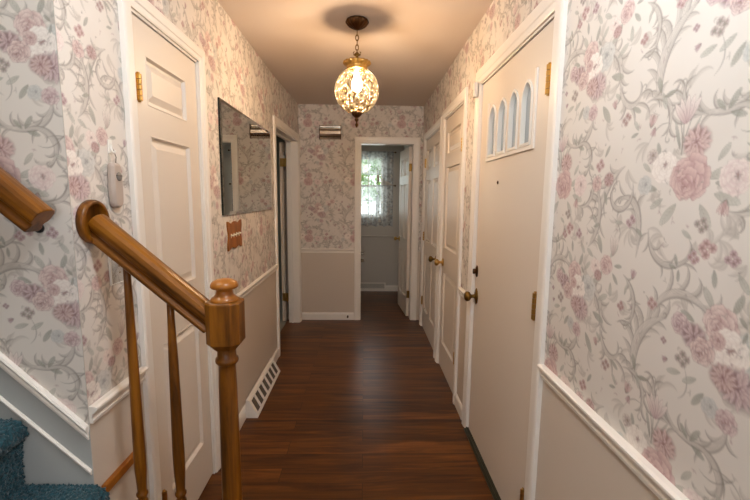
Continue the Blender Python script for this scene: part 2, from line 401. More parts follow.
def plume(x, y, ang, L, curl, w, al=.6, c=None, cd=None):
    """long pointed acanthus lobe leaving its stem at ang and curling over"""
    c = GREYL if c is None else c; cd = GREYD if cd is None else cd
    P = []; px, py, a = x, y, ang; n = 16
    for i in range(n+1):
        P.append((px, py)); px += L/n*math.cos(a); py += L/n*math.sin(a); a += curl/n*(.35+1.3*i/n)
    N = [(-(P[min(i+1, n)][1]-P[max(i-1, 0)][1]), P[min(i+1, n)][0]-P[max(i-1, 0)][0]) for i in range(n+1)]
    sg = 1 if curl > 0 else -1
    def off(f): return [(P[i][0]+N[i][0]/(math.hypot(*N[i])+1e-9)*f*w*math.sin(PI*min(1, (i+1)/(n+1))), P[i][1]+N[i][1]/(math.hypot(*N[i])+1e-9)*f*w*math.sin(PI*min(1, (i+1)/(n+1)))) for i in range(n+1)]
    stroke(P, w*.2, .0003, c, al, w)
    stroke(off(-.25*sg), w*.1, .0003, GREY, al*.7, w*.45)
    stroke(off(-.95*sg), .0004, .0003, cd, al*1.15, .0018)
    stroke(off(.9*sg), .0003, .0002, cd, al*.7, .0009)
    stroke(off(.3*sg), .0002, .0002, cd, al*.5, .0007); stroke(off(-.35*sg), .0002, .0002, cd, al*.5, .0007)
def acanthus(pts, w=.010, side=1, fr=.034, step=4, al=.52, curl=True):
    """flowing C scroll: shaded body, engraved lines, plumes leaving along its outer side"""
    n = len(pts); w = w*.82
    def nrm(i):
        a, b = pts[max(i-1, 0)], pts[min(i+1, n-1)]; l = math.hypot(b[0]-a[0], b[1]-a[1])+1e-9
        return (-(b[1]-a[1])/l, (b[0]-a[0])/l)
    for i in range(2, n-1, step):
        (x0, y0), (x1, y1) = pts[i-1], pts[min(i+1, n-1)]; a = math.atan2(y1-y0, x1-x0); x, y = pts[i]
        L = fr*(1.35+.9*math.sin(PI*i/n))*rng.uniform(.75, 1.25)
        plume(x, y, a+side*.15, L, side*rng.uniform(1.1, 2.9), w*.50, al*1.15)
        if (i//step) % 2 == 0: plume(x, y, a-side*.3, L*.75, -side*rng.uniform(.8, 2.0), w*.36, al)
    def off(f): return [(pts[i][0]+nrm(i)[0]*side*f*w*math.sin(PI*i/(n-1))**.8, pts[i][1]+nrm(i)[1]*side*f*w*math.sin(PI*i/(n-1))**.8) for i in range(n)]
    stroke(pts, w*.22, w*.08, C(212, 202, 192), .75, w*.95)
    stroke(off(-.5), .001, .0005, C(190, 180, 170), al*.8, w*.30)
    for f, ww, q in ((-.92, .0024, 1.2), (.92, .0013, .9), (.45, .0009, .6), (0, .0009, .6), (-.55, .0010, .7)): stroke(off(f), .0003, .0003, GREYD, min(1, al*q), ww)
    e = pts[-1]; a = math.atan2(e[1]-pts[-3][1], e[0]-pts[-3][0])
    stroke(arc(e[0]+.008*math.cos(a+side*1.57), e[1]+.008*math.sin(a+side*1.57), .008, a-side*1.57, a+side*3.2, .002, 18), .0014, .0006, GREYD, al, .002)
# faint wash and ghosted foliage under the print
for i in range(26): blob(rng.uniform(0, TW), rng.uniform(0, TH), rng.uniform(.03, .08), rng.uniform(.03, .08), C(224, 212, 203) if i % 2 else C(212, 200, 188), .25, .9)
for i in range(60):
    x, y, a = rng.uniform(0, TW), rng.uniform(0, TH), rng.uniform(0, 6.28); sg = 1 if i % 2 else -1
    for k in range(3): plume(x, y, a+sg*.45*k, rng.uniform(.03, .065), sg*rng.uniform(.8, 2.2), .0044, .36, C(206, 195, 184), C(170, 158, 148))
# large scrolls
acanthus(arc(.285, .07, .135, -2.6, -4.35, .12, 34), .017, 1, .045)
acanthus(bez((.20, .175), (.22, .25), (.30, .27), (.36, .215)), .012, 1, .036)
acanthus(bez((.415, .04), (.42, -.03), (.35, -.055), (.27, -.03)), .012, -1, .036)
acanthus(bez((.30, -.04), (.25, -.03), (.22, .0), (.235, .035)), .008, 1, .026)
acanthus(bez((.13, .30), (.145, .40), (.11, .46), (.05, .44)), .012, 1, .036)
acanthus(bez((.06, .52), (.0, .50), (-.05, .42), (-.03, .35)), .013, -1, .040)
acanthus(arc(.045, .455, .055, .4, -3.4, .030, 24), .009, -1, .024)
acanthus(bez((-.07, .18), (-.02, .20), (.02, .15), (.01, .08)), .011, 1, .034)
acanthus(bez((.01, .10), (.02, .02), (.09, .0), (.10, .06)), .010, -1, .032)
acanthus(bez((.165, .37), (.17, .30), (.24, .27), (.30, .33)), .009, 1, .030)
acanthus(bez((.34, .60), (.40, .62), (.44, .56), (.40, .51)), .010, -1, .032)
acanthus(bez((.44, .30), (.49, .34), (.50, .42), (.46, .47)), .011, 1, .036)
acanthus(bez((.36, .42), (.42, .40), (.45, .44), (.44, .50)), .008, -1, .026)
acanthus(bez((.12, .66), (.18, .68), (.22, .63), (.19, .57)), .008, 1, .028)
acanthus(bez((.09, .25), (.13, .23), (.16, .18), (.12, .12)), .008, -1, .028)
for (x, y, a) in ((.30, .03, .6), (.37, -.08, -.5), (.15, .12, 2.2), (.06, .33, 1.2), (.46, .56, 2.0), (.20, .60, 2.8)):
    stroke(bez((x, y), (x+.03*math.cos(a), y+.03*math.sin(a)), (x+.05*math.cos(a+.5), y+.05*math.sin(a+.5)), (x+.075*math.cos(a+.9), y+.075*math.sin(a+.9))), .0006, .0003, GREYD, .6, .0016)
# bunch B (cascading peony and dahlia)
for (x, y, a, l) in ((.36, .235, 2.2, .06), (.40, .235, 1.2, .055), (.475, .205, .4, .06), (.49, .12, -.3, .07), (.36, .07, -2.2, .055), (.46, .05, -.9, .08), (.30, .085, 3.4, .05), (.32, .20, 2.8, .05), (.51, .16, .5, .06), (.43, .23, .8, .05), (.34, .09, -2.6, .05)):
    leaf(x, y, a, l, dark=rng.random() < .5)
peony(.452, .180, .046, BLUD, BLU, C(212, 210, 204), BLUD)
rose(.378, .212, .040, PKD, PK, PKL)
peony(.398, .168, .046)
rose(.285, .185, .026, MAUD, MAU, MAUL)
dahlia(.322, .170, .034, MAUD, MAU, MAUL, 12)
rose(.345, .148, .030, C(130, 84, 90), PK, PKL)
peony(.375, .180, .020, PKD, PK, PKL)
dahlia(.425, .112, .044, MAUD, MAU, MAUL); dahlia(.395, .118, .032)
peony(.375, .050, .022, BLUD, BLU, C(212, 210, 204), BLUD, 7)
rose(.412, .042, .024, PKD, MAU, MAUL)
cluster(.300, .115, .022, GREYD, WHTD, WHT); bud(.262, .10, 3.6, .018, MAUD, MAU, MAUL); cluster(.245, .135, .010, MAUD, MAU, MAUL)
# bunch A (cabbage rose, dahlia, white peony, tulip)
for (x, y, a, l) in ((.31, .48, .25, .075), (.33, .51, .9, .05), (.30, .43, -1.0, .07), (.24, .43, -2.3, .08), (.18, .46, 3.0, .06), (.20, .44, -2.6, .055), (.33, .45, -.3, .075), (.155, .50, 2.5, .045), (.18, .53, 1.9, .045), (.33, .47, .0, .08)):
    leaf(x, y, a, l, dark=rng.random() < .4)
for a in (1.2, 1.75, 2.0): stroke(bez((.24, .53), (.24, .56), (.245+.02*math.cos(a), .58), (.245+.06*math.cos(a), .60+.03*math.sin(a))), .0008, .0005, GRND, .7, .0015)
for a in (.95, 1.25, 1.55, 1.9, 2.2): petal(.243, .592, a, .058, .012, MAU, WHT, .88, MAUD)
petal(.236, .54, 1.9, .07, .007, GRND, GRNL, .8, GRND); petal(.25, .54, 1.1, .07, .007, GRND, GRNL, .8, GRND)
peony(.155, .535, .02, GREYD, WHTD, WHT)
peony(.195, .508, .040)
dahlia(.276, .552, .038, PKD, PK, C(234, 206, 200), 15)
rose(.268, .482, .052, C(160, 106, 108), C(200, 150, 150), C(222, 184, 178))
peony(.372, .478, .038, WHTD, C(224, 194, 192), C(234, 218, 210)); bud(.358, .44, -1.8, .032)
peony(.138, .47, .026, BLUD, BLU, C(212, 210, 204), BLUD, 7)
for (x, y, a, l) in ((.34, .60, 1.0, .05), (.335, .60, 2.3, .04), (.345, .595, -.3, .045)): leaf(x, y, a, l, dark=1)
cluster(.31, .39, .020, GREYD, WHTD, WHT)
# between the bunches
cluster(.33, .345, .024); cluster(.30, .325, .017, PKD, MAU, MAUL); cluster(.385, .335, .019, MAUD, MAU, MAUL)
for (x, y, a, l) in ((.29, .36, 2.6, .04), (.35, .31, -1.4, .045), (.40, .31, -.9, .05), (.26, .30, 1.9, .034), (.265, .295, -1.5, .034), (.26, .295, 2.9, .03)): leaf(x, y, a, l, dark=rng.random() < .6)
# small rose group
for (x, y, a, l) in ((.0, .245, -2.0, .045), (.045, .245, -.8, .045), (.03, .285, .9, .06), (-.01, .29, 2.0, .07), (-.05, .275, 2.6, .05), (.04, .22, -1.5, .05), (-.09, .22, 2.4, .03), (-.09, .215, -1.8, .03), (.05, .265, .1, .04)):
    leaf(x, y, a, l, dark=rng.random() < .6)
for a in (1.2, 1.5, 1.8): petal(.04, .29, a, .055, .011, WHTD, WHT, .85, GREYD)
peony(-.035, .250, .027, WHTD, PKL, WHT); dahlia(-.02, .228, .020, PKD, PK, PKL, 10); rose(.015, .262, .029, PKD, PK, PKL)
bud(.14, .60, 1.3, .032); bud(.125, .245, 1.4, .026, MAUD, MAU, MAUL); bud(.0, .03, 1.9, .026); bud(.155, .60, -1.9, .022, PKD, MAU, MAUL)
cluster(.20, .205, .018, PKD, PK, PKL); cluster(.05, -.005, .020, PKD, WHTD, WHT)
for (x, y, a, l) in ((.10, .60, 2.2, .04), (.10, .595, 3.4, .035), (.165, .03, 1.9, .05), (.17, .03, -1.2, .05), (.175, .02, .2, .04), (.02, .05, 2.5, .04), (.07, .02, -.5, .045), (.46, .36, .3, .04), (.47, .37, 2.2, .04)):
    leaf(x, y, a, l, dark=rng.random() < .6)
# trailing group
cluster(-.05, .53, .022, PKD, PK, PKL); dahlia(-.005, .49, .024, PKD, C(196, 150, 146), PKL, 11); rose(-.06, .48, .024, PKD, PK, PKL)
cluster(.09, .17, .016, PKD, C(196, 150, 146), PKL); cluster(.10, .385, .020, MAUD, MAU, MAUL)
for (x, y, a, l) in ((-.03, .55, 1.0, .045), (-.08, .52, 2.6, .045), (-.02, .46, -1.2, .05), (.07, .38, 3.2, .04), (.12, .37, -.6, .04), (.10, .20, 1.3, .035)): leaf(x, y, a, l, dark=rng.random() < .5)
stroke(bez((-.05, .46), (-.07, .42), (-.06, .38), (-.10, .36)), .0006, .0004, GREYD, .6, .0016)
for i in range(90):                                                            # tiny sprigs
    x, y = rng.uniform(0, TW), rng.uniform(0, TH)
    for k in range(3): petal(x, y, rng.uniform(0, 6.28), rng.uniform(.006, .012), .0024, MAUD if i % 3 == 0 else GREYD, MAU if i % 3 == 0 else GREY, .5)
LUM = IMG @ np.array([.3, .59, .11]); IMG = IMG*.62+LUM[..., None]*np.array([1.05, .99, .93])*.38      # faded print
IMG = np.clip(BASE+(IMG-BASE)*.97, .02, 1)
def sample(u, v):
    x = (u/RES-.5) % NX; y = (v/RES-.5) % NY
    i0 = np.floor(x).astype(int); j0 = np.floor(y).astype(int); fx = (x-i0)[:, None]; fy = (y-j0)[:, None]
    i0 %= NX; j0 %= NY; i1 = (i0+1) % NX; j1 = (j0+1) % NY
    return (IMG[j0, i0]*(1-fx)+IMG[j0, i1]*fx)*(1-fy)+(IMG[j1, i0]*(1-fx)+IMG[j1, i1]*fx)*fy
def paper_grid(mapper, us, zs, uv):
    U, Z = np.meshgrid(us, zs); nu, nz = len(us), len(zs)
    pts = [mapper(u, .0008, z) for u, z in zip(U.ravel(), Z.ravel())]
    k = (np.arange(nz-1)[:, None]*nu+np.arange(nu-1)[None, :]).ravel()
    faces = np.stack([k, k+1, k+1+nu, k+nu], 1)
    uu, vv = uv(U.ravel(), Z.ravel())
    return np.array(pts), faces, sample(uu, vv)
def lin(a, b, st): return np.linspace(a, b, max(2, int(round((b-a)/st))+1))
def wall(name, label, mapper, u0, u1, z0, z1, openings, paper, uv=None, base='paint', thick=T, d0=0.0, extra=None):
    """slab with openings plus (in the same mesh) the papered upper face"""
    mb = MB()
    us = sorted({u0, u1, *[o[0] for o in openings], *[o[1] for o in openings]}); zs = sorted({z0, z1, *[o[2] for o in openings], *[o[3] for o in openings]})
    for a, b in zip(us[:-1], us[1:]):
        runs = []
        for c, d in zip(zs[:-1], zs[1:]):
            m = ((a+b)/2, (c+d)/2)
            if any(o[0] < m[0] < o[1] and o[2] < m[1] < o[3] for o in openings): continue
            if runs and abs(runs[-1][1]-c) < 1e-6: runs[-1][1] = d
            else: runs.append([c, d])
        for c, d in runs: mb.box((a, -thick, c), (b, d0, d), 0, mapper)
    if extra: extra(mb)
    nb = len(mb.v)
    V = np.array([tuple(v) for v in mb.v]); F = list(mb.f); mi = list(mb.m); cols = [np.ones((nb, 3))]; Vs = [V]; k = nb
    for (a, b, c, d, su, sz) in paper:
        us_ = lin(a, b, su) if not callable(su) else su(a, b)
        p, f, cc = paper_grid(mapper, us_, lin(c, d, sz), uv)
        Vs.append(p); F += [tuple(q) for q in (f+k).tolist()]; mi += [1]*len(f); cols.append(cc); k += len(p)
    V = np.concatenate(Vs); cols = np.concatenate(cols)
    me = bpy.data.meshes.new(name); me.from_pydata(V.tolist(), [], F)
    me.materials.append(M[base]); me.materials.append(M['paper']); me.polygons.foreach_set('material_index', mi)
    at = me.color_attributes.new('paper', 'FLOAT_COLOR', 'POINT')
    at.data.foreach_set('color', np.concatenate([cols, np.ones((len(cols), 1))], 1).astype(np.float32).ravel())
    o = bpy.data.objects.new(name, me); COL.objects.link(o)
    return tag(o, label, kind='structure')

# ------------------------------------------------------------------ shell
D1 = (1.430, 1.975, 2.045)      # narrow left closet
D2 = (3.600, 4.545, 2.035)      # left doorway, door open
DF = (-.040, .552, 2.030)       # far doorway
FD = (1.462, 2.365, 2.075)      # front door
C1 = (2.735, 3.385, 2.070)      # right closet near
C2 = (3.560, 4.430, 2.045)      # right closet far
RAIL = .845                      # chair rail top
def wp(u_of, v_of): return lambda u, z: (u_of(u), v_of(z))
wall('wall_left', 'left hallway wall with floral paper above painted wainscot', mL, YS, YF+T, 0, ZC,
     [(D1[0], D1[1], -1, D1[2]), (D2[0], D2[1], -1, D2[2])],
     [(YS, D1[0], RAIL-.03, ZC, .0026, .003), (D1[0], D1[1], D1[2], ZC, .004, .004), (D1[1], D2[0], RAIL-.03, ZC, .005, .004),
      (D2[0], D2[1], D2[2], ZC, .006, .005), (D2[1], YF, RAIL-.03, ZC, .006, .005)],
     wp(lambda u: u-1.24+.01, lambda z: z-1.342))
wall('wall_right', 'right hallway wall with large floral paper above painted wainscot', mR, YB, YF+T, 0, ZC,
     [(FD[0], FD[1], -1, FD[2]), (C1[0], C1[1], -1, C1[2]), (C2[0], C2[1], -1, C2[2])],
     [(.35, FD[0], RAIL-.03, ZC, .0022, .0025), (YB, .35, RAIL-.03, ZC, .01, .01), (FD[0], FD[1], FD[2], ZC, .004, .004), (FD[1], C1[0], RAIL-.03, ZC, .004, .004),
      (C1[0], C1[1], C1[2], ZC, .005, .005), (C1[1], C2[0], RAIL-.03, ZC, .006, .005), (C2[0], C2[1], C2[2], ZC, .006, .005), (C2[1], YF, RAIL-.03, ZC, .006, .005)],
     wp(lambda u: 1.08-u, lambda z: z-1.0))
wall('wall_far', 'far hallway wall with floral paper and doorway', mF, XL-T, XR, 0, ZC, [(DF[0], DF[1], -1, DF[2])],
     [(XL, DF[0], RAIL-.03, ZC, .005, .005), (DF[0], DF[1], DF[2], ZC, .005, .005), (DF[1], XR, RAIL-.03, ZC, .005, .005)],
     wp(lambda u: u+.9, lambda z: z-1.12))
wall('wall_stair', 'grey floral stair wall beside the steps', mS, -3.3, XL-T, 0, 4.9, [],
     [(-1.35, XL-T, .6, 2.5, .0022, .0025), (-3.3, -1.35, .6, 4.9, .02, .02)], wp(lambda u: u+1.21, lambda z: z-1.0), base='greypaint')
wall('wall_stair_corner', 'floral return of the stair wall at the corner', mS, XL-T, XL-.0005, 0, ZC, [],
     [(XL-T, XL-.0005, .6, ZC, .0022, .0025)], wp(lambda u: u+1.21, lambda z: z-1.0), base='greypaint', thick=-.0, d0=.0006)
wall('wall_window', 'back room wall with curtained window', mW, -.9, .69, 0, ZC, [(-.36, .275, 1.15, 2.02)], [], None, base='roompaint', thick=.15)
b = MB(); b.box((.580, YF+T, 0), (.69, YW2, ZC)); b.struct('wall_back_room_right', M['roompaint'], 'right wall of the back room')
b = MB(); b.box((XL-T, YF+T, 0), (XL, YW2, ZC)); b.struct('wall_back_room_left', M['roompaint'], 'left wall of the back room')
# side room seen through the left doorway
b = MB(); b.box((-3.4, 2.2, 0), (-3.3, 6.3, ZC)); b.box((-3.3, 6.2, 0), (XL-T, 6.3, ZC)); b.box((-3.3, 2.1, 0), (XL-T, 2.2, ZC))
b.struct('wall_side_room', M['sidepaint'], 'grey green walls of the side room')
# hall behind the camera and the stairwell
b = MB(); b.box((XL-T, YB, 0), (XL, .06, ZC)); b.struct('wall_near_left', M['paint'], 'left wall behind the camera')
wb = (-.55, .45, .85, 2.25)
b = MB()
for (x0, x1, z0, z1) in ((XL-T, wb[0], 0, ZC), (wb[1], XR, 0, ZC), (wb[0], wb[1], 0, wb[2]), (wb[0], wb[1], wb[3], ZC)): b.box((x0, YB-.15, z0), (x1, YB, z1))
b.struct('wall_back', M['paint'], 'wall with a window behind the camera')
b = MB(); b.box((-3.3, -.06, 0), (XL, .06, 4.9)); b.box((-3.4, -.06, 0), (-3.3, YS, 4.9)); b.box((-3.3, .06, 4.9), (XL, YS, 5.0)); b.box((XL, .06, ZC+.1), (XL+.1, YS, 4.9))
b.struct('wall_stairwell', M['paint'], 'walls closing the stairwell above the steps')
# floor, ceiling
b = MB(); b.box((XL-T, YB-.15, -.05), (XR+T, YW2+.15, 0)); b.struct('floor', M['floor'], 'red brown plank floor running through the hallway', fixn=True)
b = MB(); b.box((-3.4, 2.1, -.05), (XL-T, 6.3, -.001)); b.struct('floor_side_room', M['tile'], 'pale grey floor of the side room')
b = MB(); b.box((-3.4, -.06, -.05), (XL-T, 1.1, -.001)); b.struct('floor_under_stairs', M['tile'], 'floor below the staircase')
b = MB(); b.box((XL, YB-.15, ZC), (XR+T, YW2+.15, ZC+.1)); b.box((-3.4, YS+.01, ZC), (XL, YW2+.17, ZC+.1)); b.struct('ceiling', M['ceiling'], 'plain hallway ceiling')

# ------------------------------------------------------------------ mouldings
def casing(mb, mp, u0, u1, zt, w=.072, z0=0.0, dep=.018):
    prof = [(0, 0), (0, dep*.55), (.006, dep*.7), (w*.35, dep*.75), (w*.42, dep*.95), (w*.8, dep*1.05), (w*.9, dep), (w, dep*.85), (w, 0)]
    path = [(u0, z0, -1, 0), (u0, zt, -1, 1), (u1, zt, 1, 1), (u1, z0, 1, 0)]
    n = len(prof); vs = []; fs = []
    for (u, z, su, sz) in path:
        for (t, d) in prof: vs.append(mp(u+su*t, d, z+sz*t))
    for j in range(3):
        for i in range(n):
            a, c = j*n+i, j*n+(i+1) % n; fs.append((a, c, c+n, a+n))
    fs += [tuple(range(n)), tuple(range(3*n, 4*n))]
    mb.add(vs, fs)
def jamb(mb, mp, u0, u1, zt, dep=T, th=.018, stop=None):
    # lining of the opening
    mb.box((u0, -dep, 0), (u0+th*.5, .002, zt), 0, mp); mb.box((u1-th*.5, -dep, 0), (u1, .002, zt), 0, mp); mb.box((u0, -dep, zt-th*.5), (u1, .002, zt), 0, mp)
    if stop is not None:
        a, c = stop
        mb.box((u0, a, 0), (u0+.022, c, zt), 0, mp); mb.box((u1-.022, a, 0), (u1, c, zt), 0, mp); mb.box((u0, a, zt-.022), (u1, c, zt), 0, mp)
RP = [(0, -.045), (.010, -.045), (.012, -.034), (.008, -.030), (.010, -.018), (.018, -.012), (.024, -.006), (.024, .002), (.016, .006), (0, .006)]
def rail(mb, mp, u0, u1, z=RAIL-.006, prof=RP):
    n = len(prof); vs = [mp(u, d, z+h) for u in (u0, u1) for (d, h) in prof]
    mb.add(vs, [(i, (i+1) % n, (i+1) % n+n, i+n) for i in range(n)]+[tuple(range(n)), tuple(range(n, 2*n))])
BP = [(0, 0), (.013, 0), (.013, .066), (.010, .076), (.005, .085), (0, .088)]
def base(mb, mp, u0, u1): rail(mb, mp, u0, u1, 0, BP)
CW = .072
tr = 1
def trim_rail(label, mp, u0, u1):
    global tr
    m = MB(); rail(m, mp, u0, u1); m.struct('trim_%d' % tr, M['trim'], label, bevel=.001); tr += 1
trim_rail('chair rail between stair corner and narrow door', mL, YS, D1[0]-.06)
trim_rail('chair rail on left wall under the mirror', mL, D1[1]+CW, D2[0]-CW)
trim_rail('chair rail on the near right wall', mR, YB, FD[0]-CW)
trim_rail('short chair rail between front door and closet', mR, FD[1]+CW+.03, C1[0]-CW)
trim_rail('chair rail on far wall', mF, XL, DF[0]-CW)
for nm, mp, a, c in (('baseboard_left', mL, D1[1]+CW, D2[0]-CW), ('baseboard_far', mF, XL, DF[0]-CW), ('baseboard_right', mR, FD[1]+CW+.03, C1[0]-CW), ('baseboard_near_right', mR, YB, FD[0]-CW)):
    m = MB(); base(m, mp, a, c); m.struct(nm, M['trim'], nm.replace('_', ' ')+' white moulding', bevel=.001)
# back room wainscot cap and baseboard
m = MB(); rail(m, mW, XL, .580, .852); m.struct('trim_%d' % tr, M['roompaint'], 'wainscot cap on the back room window wall'); tr += 1
m = MB(); base(m, mW, XL, .580); m.struct('baseboard_back_room', M['trim'], 'white baseboard under the window in the back room')
# sloped mouldings on stair wall
def slope_mold(name, label, p0, p1, prof, mat):
    x0, z0 = p0; x1, z1 = p1; s = (z1-z0)/(x1-x0); L = (x1-(-3.2)); m = MB()
    n = len(prof); c = 1/math.hypot(1, s)
    vs = [(x, YS-d, z1+(x-x1)*s+h/c) for x in (-3.2, x1) for (d, h) in prof]
    m.add(vs, [(i, (i+1) % n, (i+1) % n+n, i+n) for i in range(n)]+[tuple(range(n)), tuple(range(n, 2*n))])
    m.struct(name, mat, label)
slope_mold('trim_%d' % tr, 'sloped white chair rail on the stair wall', (-.996, 1.003), (XL-.002, .783), [(0, -.024), (.008, -.024), (.009, -.018), (.006, -.014), (.013, -.006), (.016, 0), (.013, .005), (0, .005)], M['trim']); tr += 1
slope_mold('trim_%d' % tr, 'thin sloped cap of the stair skirt board', (-.994, .866), (XL-.002, .651), [(0, -.006), (.008, -.006), (.010, 0), (.006, .004), (0, .004)], M['trim']); tr += 1
m = MB()   # grey skirt field below the sloped rail
zf = lambda x, o=0: .783+(x-XL)*(-.978)+o
m.add([(x, YS-d, z) for d in (-.0, .0030) for (x, z) in ((-3.2, zf(-3.2, -.012)), (XL-.001, zf(XL, -.012)), (XL-.001, .0), (-3.2, .0))], [(0, 1, 2, 3), (4, 5, 6, 7), (0, 1, 5, 4), (1, 2, 6, 5), (2, 3, 7, 6), (3, 0, 4, 7)])
m.struct('trim_%d' % tr, M['greypaint'], 'grey painted skirt of the stair wall'); tr += 1
m = MB(); m.box((XL-.001, YS+.025, .554), (XL+.016, 1.316, .584)); m.struct('trim_%d' % tr, M['oak_cap'], 'oak strip low on the wall behind the balusters', bevel=.004); tr += 1

# ------------------------------------------------------------------ doors
def slab(mp, u0, u1, z0, z1, d, th, panels, back=True, holes=()):
    """door leaf: front at d, thickness th behind; raised panels (u0,u1,z0,z1)"""
    mb = MB()
    def face(dd, sgn):
        P = list(panels)+list(holes)
        us = sorted({u0, u1, *[p[0] for p in P], *[p[1] for p in P]}); zs = sorted({z0, z1, *[p[2] for p in P], *[p[3] for p in P]})
        for a, b_ in zip(us[:-1], us[1:]):
            for c, e in zip(zs[:-1], zs[1:]):
                m = ((a+b_)/2, (c+e)/2)
                if any(p[0] < m[0] < p[1] and p[2] < m[1] < p[3] for p in P): continue
                mb.add([mp(a, dd, c), mp(b_, dd, c), mp(b_, dd, e), mp(a, dd, e)], [(0, 1, 2, 3)])
        for (a, b_, c, e) in panels:
            loops = []
            for (i, dp) in ((0, 0), (.002, .0015), (.005, .0015), (.011, -.012), (.018, -.013), (.021, -.013), (.044, -.003)):
                dz = dd+sgn*dp
                loops.append([mp(a+i, dz, c+i), mp(b_-i, dz, c+i), mp(b_-i, dz, e-i), mp(a+i, dz, e-i)])
            vs = [v for l in loops for v in l]; fs = []
            for k in range(len(loops)-1):
                for i in range(4): fs.append((k*4+i, k*4+(i+1) % 4, (k+1)*4+(i+1) % 4, (k+1)*4+i))
            k = (len(loops)-1)*4; fs.append((k, k+1, k+2, k+3)); mb.add(vs, fs)
    face(d, 1); face(d-th, -1)
    for (a, c, b_, e) in ((u0, z0, u1, z0), (u1, z0, u1, z1), (u1, z1, u0, z1), (u0, z1, u0, z0)):
        mb.add([mp(a, d, c), mp(b_, d, e), mp(b_, d-th, e), mp(a, d-th, c)], [(0, 1, 2, 3)])
    for (a, b_, c, e) in holes:
        for (p, q, r, s) in ((a, c, b_, c), (b_, c, b_, e), (b_, e, a, e), (a, e, a, c)):
            mb.add([mp(p, d, q), mp(r, d, s), mp(r, d-th, s), mp(p, d-th, q)], [(0, 1, 2, 3)])
    return mb
def frame_of(mp, u, d, z):
    """matrix with local z pointing out of the wall at that point"""
    o = Vector(mp(u, d, z)); n = (Vector(mp(u, d+1, z))-o).normalized(); up = Vector((0, 0, 1)); s = up.cross(n)
    return Matrix.Translation(o) @ Matrix((s, up, n)).transposed().to_4x4()
def knob(mp, u, d, z, parent, mat='oldbrass', R=.029, name='door_knob', n=24):
    m = MB(); F = frame_of(mp, u, d, z)
    m.lathe([(.0, 0), (.033, 0), (.034, .004), (.028, .009), (.014, .012), (.011, .018), (.011, .030), (.016, .036), (R*.86, .042), (R, .052), (R*.95, .063), (R*.6, .071), (.0, .073)], F, n)
    return m.build(name, M[mat], parent)
def hinge(mp, u, d, z, parent, mat='brass', h=.09, w=.013):
    m = MB(); F = frame_of(mp, u, d, z)
    for k in range(5):
        z0 = -h/2+k*h/5
        Fk = F @ Matrix.Translation((0, z0+.0008, .006)) @ Matrix.Rotation(-PI/2, 4, 'X')
        m.lathe([(0, 0), (.0085, 0), (.0085, h/5-.003), (0, h/5-.003)], Fk, 12, smooth=False)
    for s in (-h/2-.004, h/2): m.lathe([(0, 0), (.005, .0), (.005, .004), (0, .004)], F @ Matrix.Translation((0, s, .004)) @ Matrix.Rotation(-PI/2, 4, 'X'), 12)
    m.box((u-w, d-.001, z-h/2), (u+w, d+.0016, z+h/2), 0, mp)
    return m.build('hinge', M[mat], parent)
def door_parts(n, label, loc, mp, op, w, panels, dface=-.004, hin=None, cas=None, kn=None, th=.035, holes=(), stop=True):
    e = empty('door_%d' % n, loc, label, kind='structure')
    m = MB(); casing(m, mp, op[0], op[1], op[2], w if not cas else cas); m.build('casing', M['trim'], e)
    m = MB(); jamb(m, mp, op[0], op[1], op[2], stop=(dface-th-.014, dface-th-.002)); m.build('jamb', M['trim'], e)
    m = slab(mp, op[0]+.012, op[1]-.012, .012, op[2]-.013, dface, th, panels, holes=holes); m.build('door_leaf', M['door'], e)
    if hin:
        u, zs = hin
        for z in zs: hinge(mp, u, dface+.001, z, e)
    return e
# door_1: narrow three panel door, left
d1 = door_parts(1, 'narrow white three panel closet door on the left behind the banister', (XL, 1.70, 0), mL, D1, .06,
                [(1.525, 1.850, 1.752, 1.925), (1.530, 1.865, 1.055, 1.650), (1.535, 1.865, .235, .865)], hin=(D1[0]+.034, (1.80, .25)))
knob(mL, 1.925, -.004, .915, d1)
# door_2: open doorway on the left, door folded back inside side room
d2 = empty('door_2', (XL, 4.0, 0), 'open doorway on the left near the far corner, door folded back', kind='structure')
m = MB(); casing(m, mL, D2[0], D2[1], D2[2], .072); m.build('casing', M['trim'], d2)
m = MB(); jamb(m, mL, D2[0], D2[1], D2[2], stop=(-.075, -.062)); m.build('jamb', M['trim'], d2)
mD2 = lambda u, d, z: (XL-T-.004+d, u, z)
m = slab(mD2, D2[1]+.006, D2[1]+.80, .015, 2.02, 0, .035, [(4.53, 4.78, .25, .85), (4.87, 5.12, .25, .85), (4.53, 4.78, 1.0, 1.62), (4.87, 5.12, 1.0, 1.62), (4.53, 4.78, 1.72, 1.92), (4.87, 5.12, 1.72, 1.92)])
m.build('door_leaf', M['door'], d2)
mJ = lambda u, d, z: (u, D2[1]-.009-d, z)
for z in (1.80, .30):
    m = MB(); F = Matrix.Translation((XL-T-.002, D2[1]-.012, z-.045))
    m.lathe([(0, 0), (.006, 0), (.006, .09), (0, .09)], F, 12)
    m.box((XL-T-.036, D2[1]-.006-.009, z-.045), (XL-T+.034, D2[1]-.009, z+.045)); m.build('hinge', M['brass'], d2)
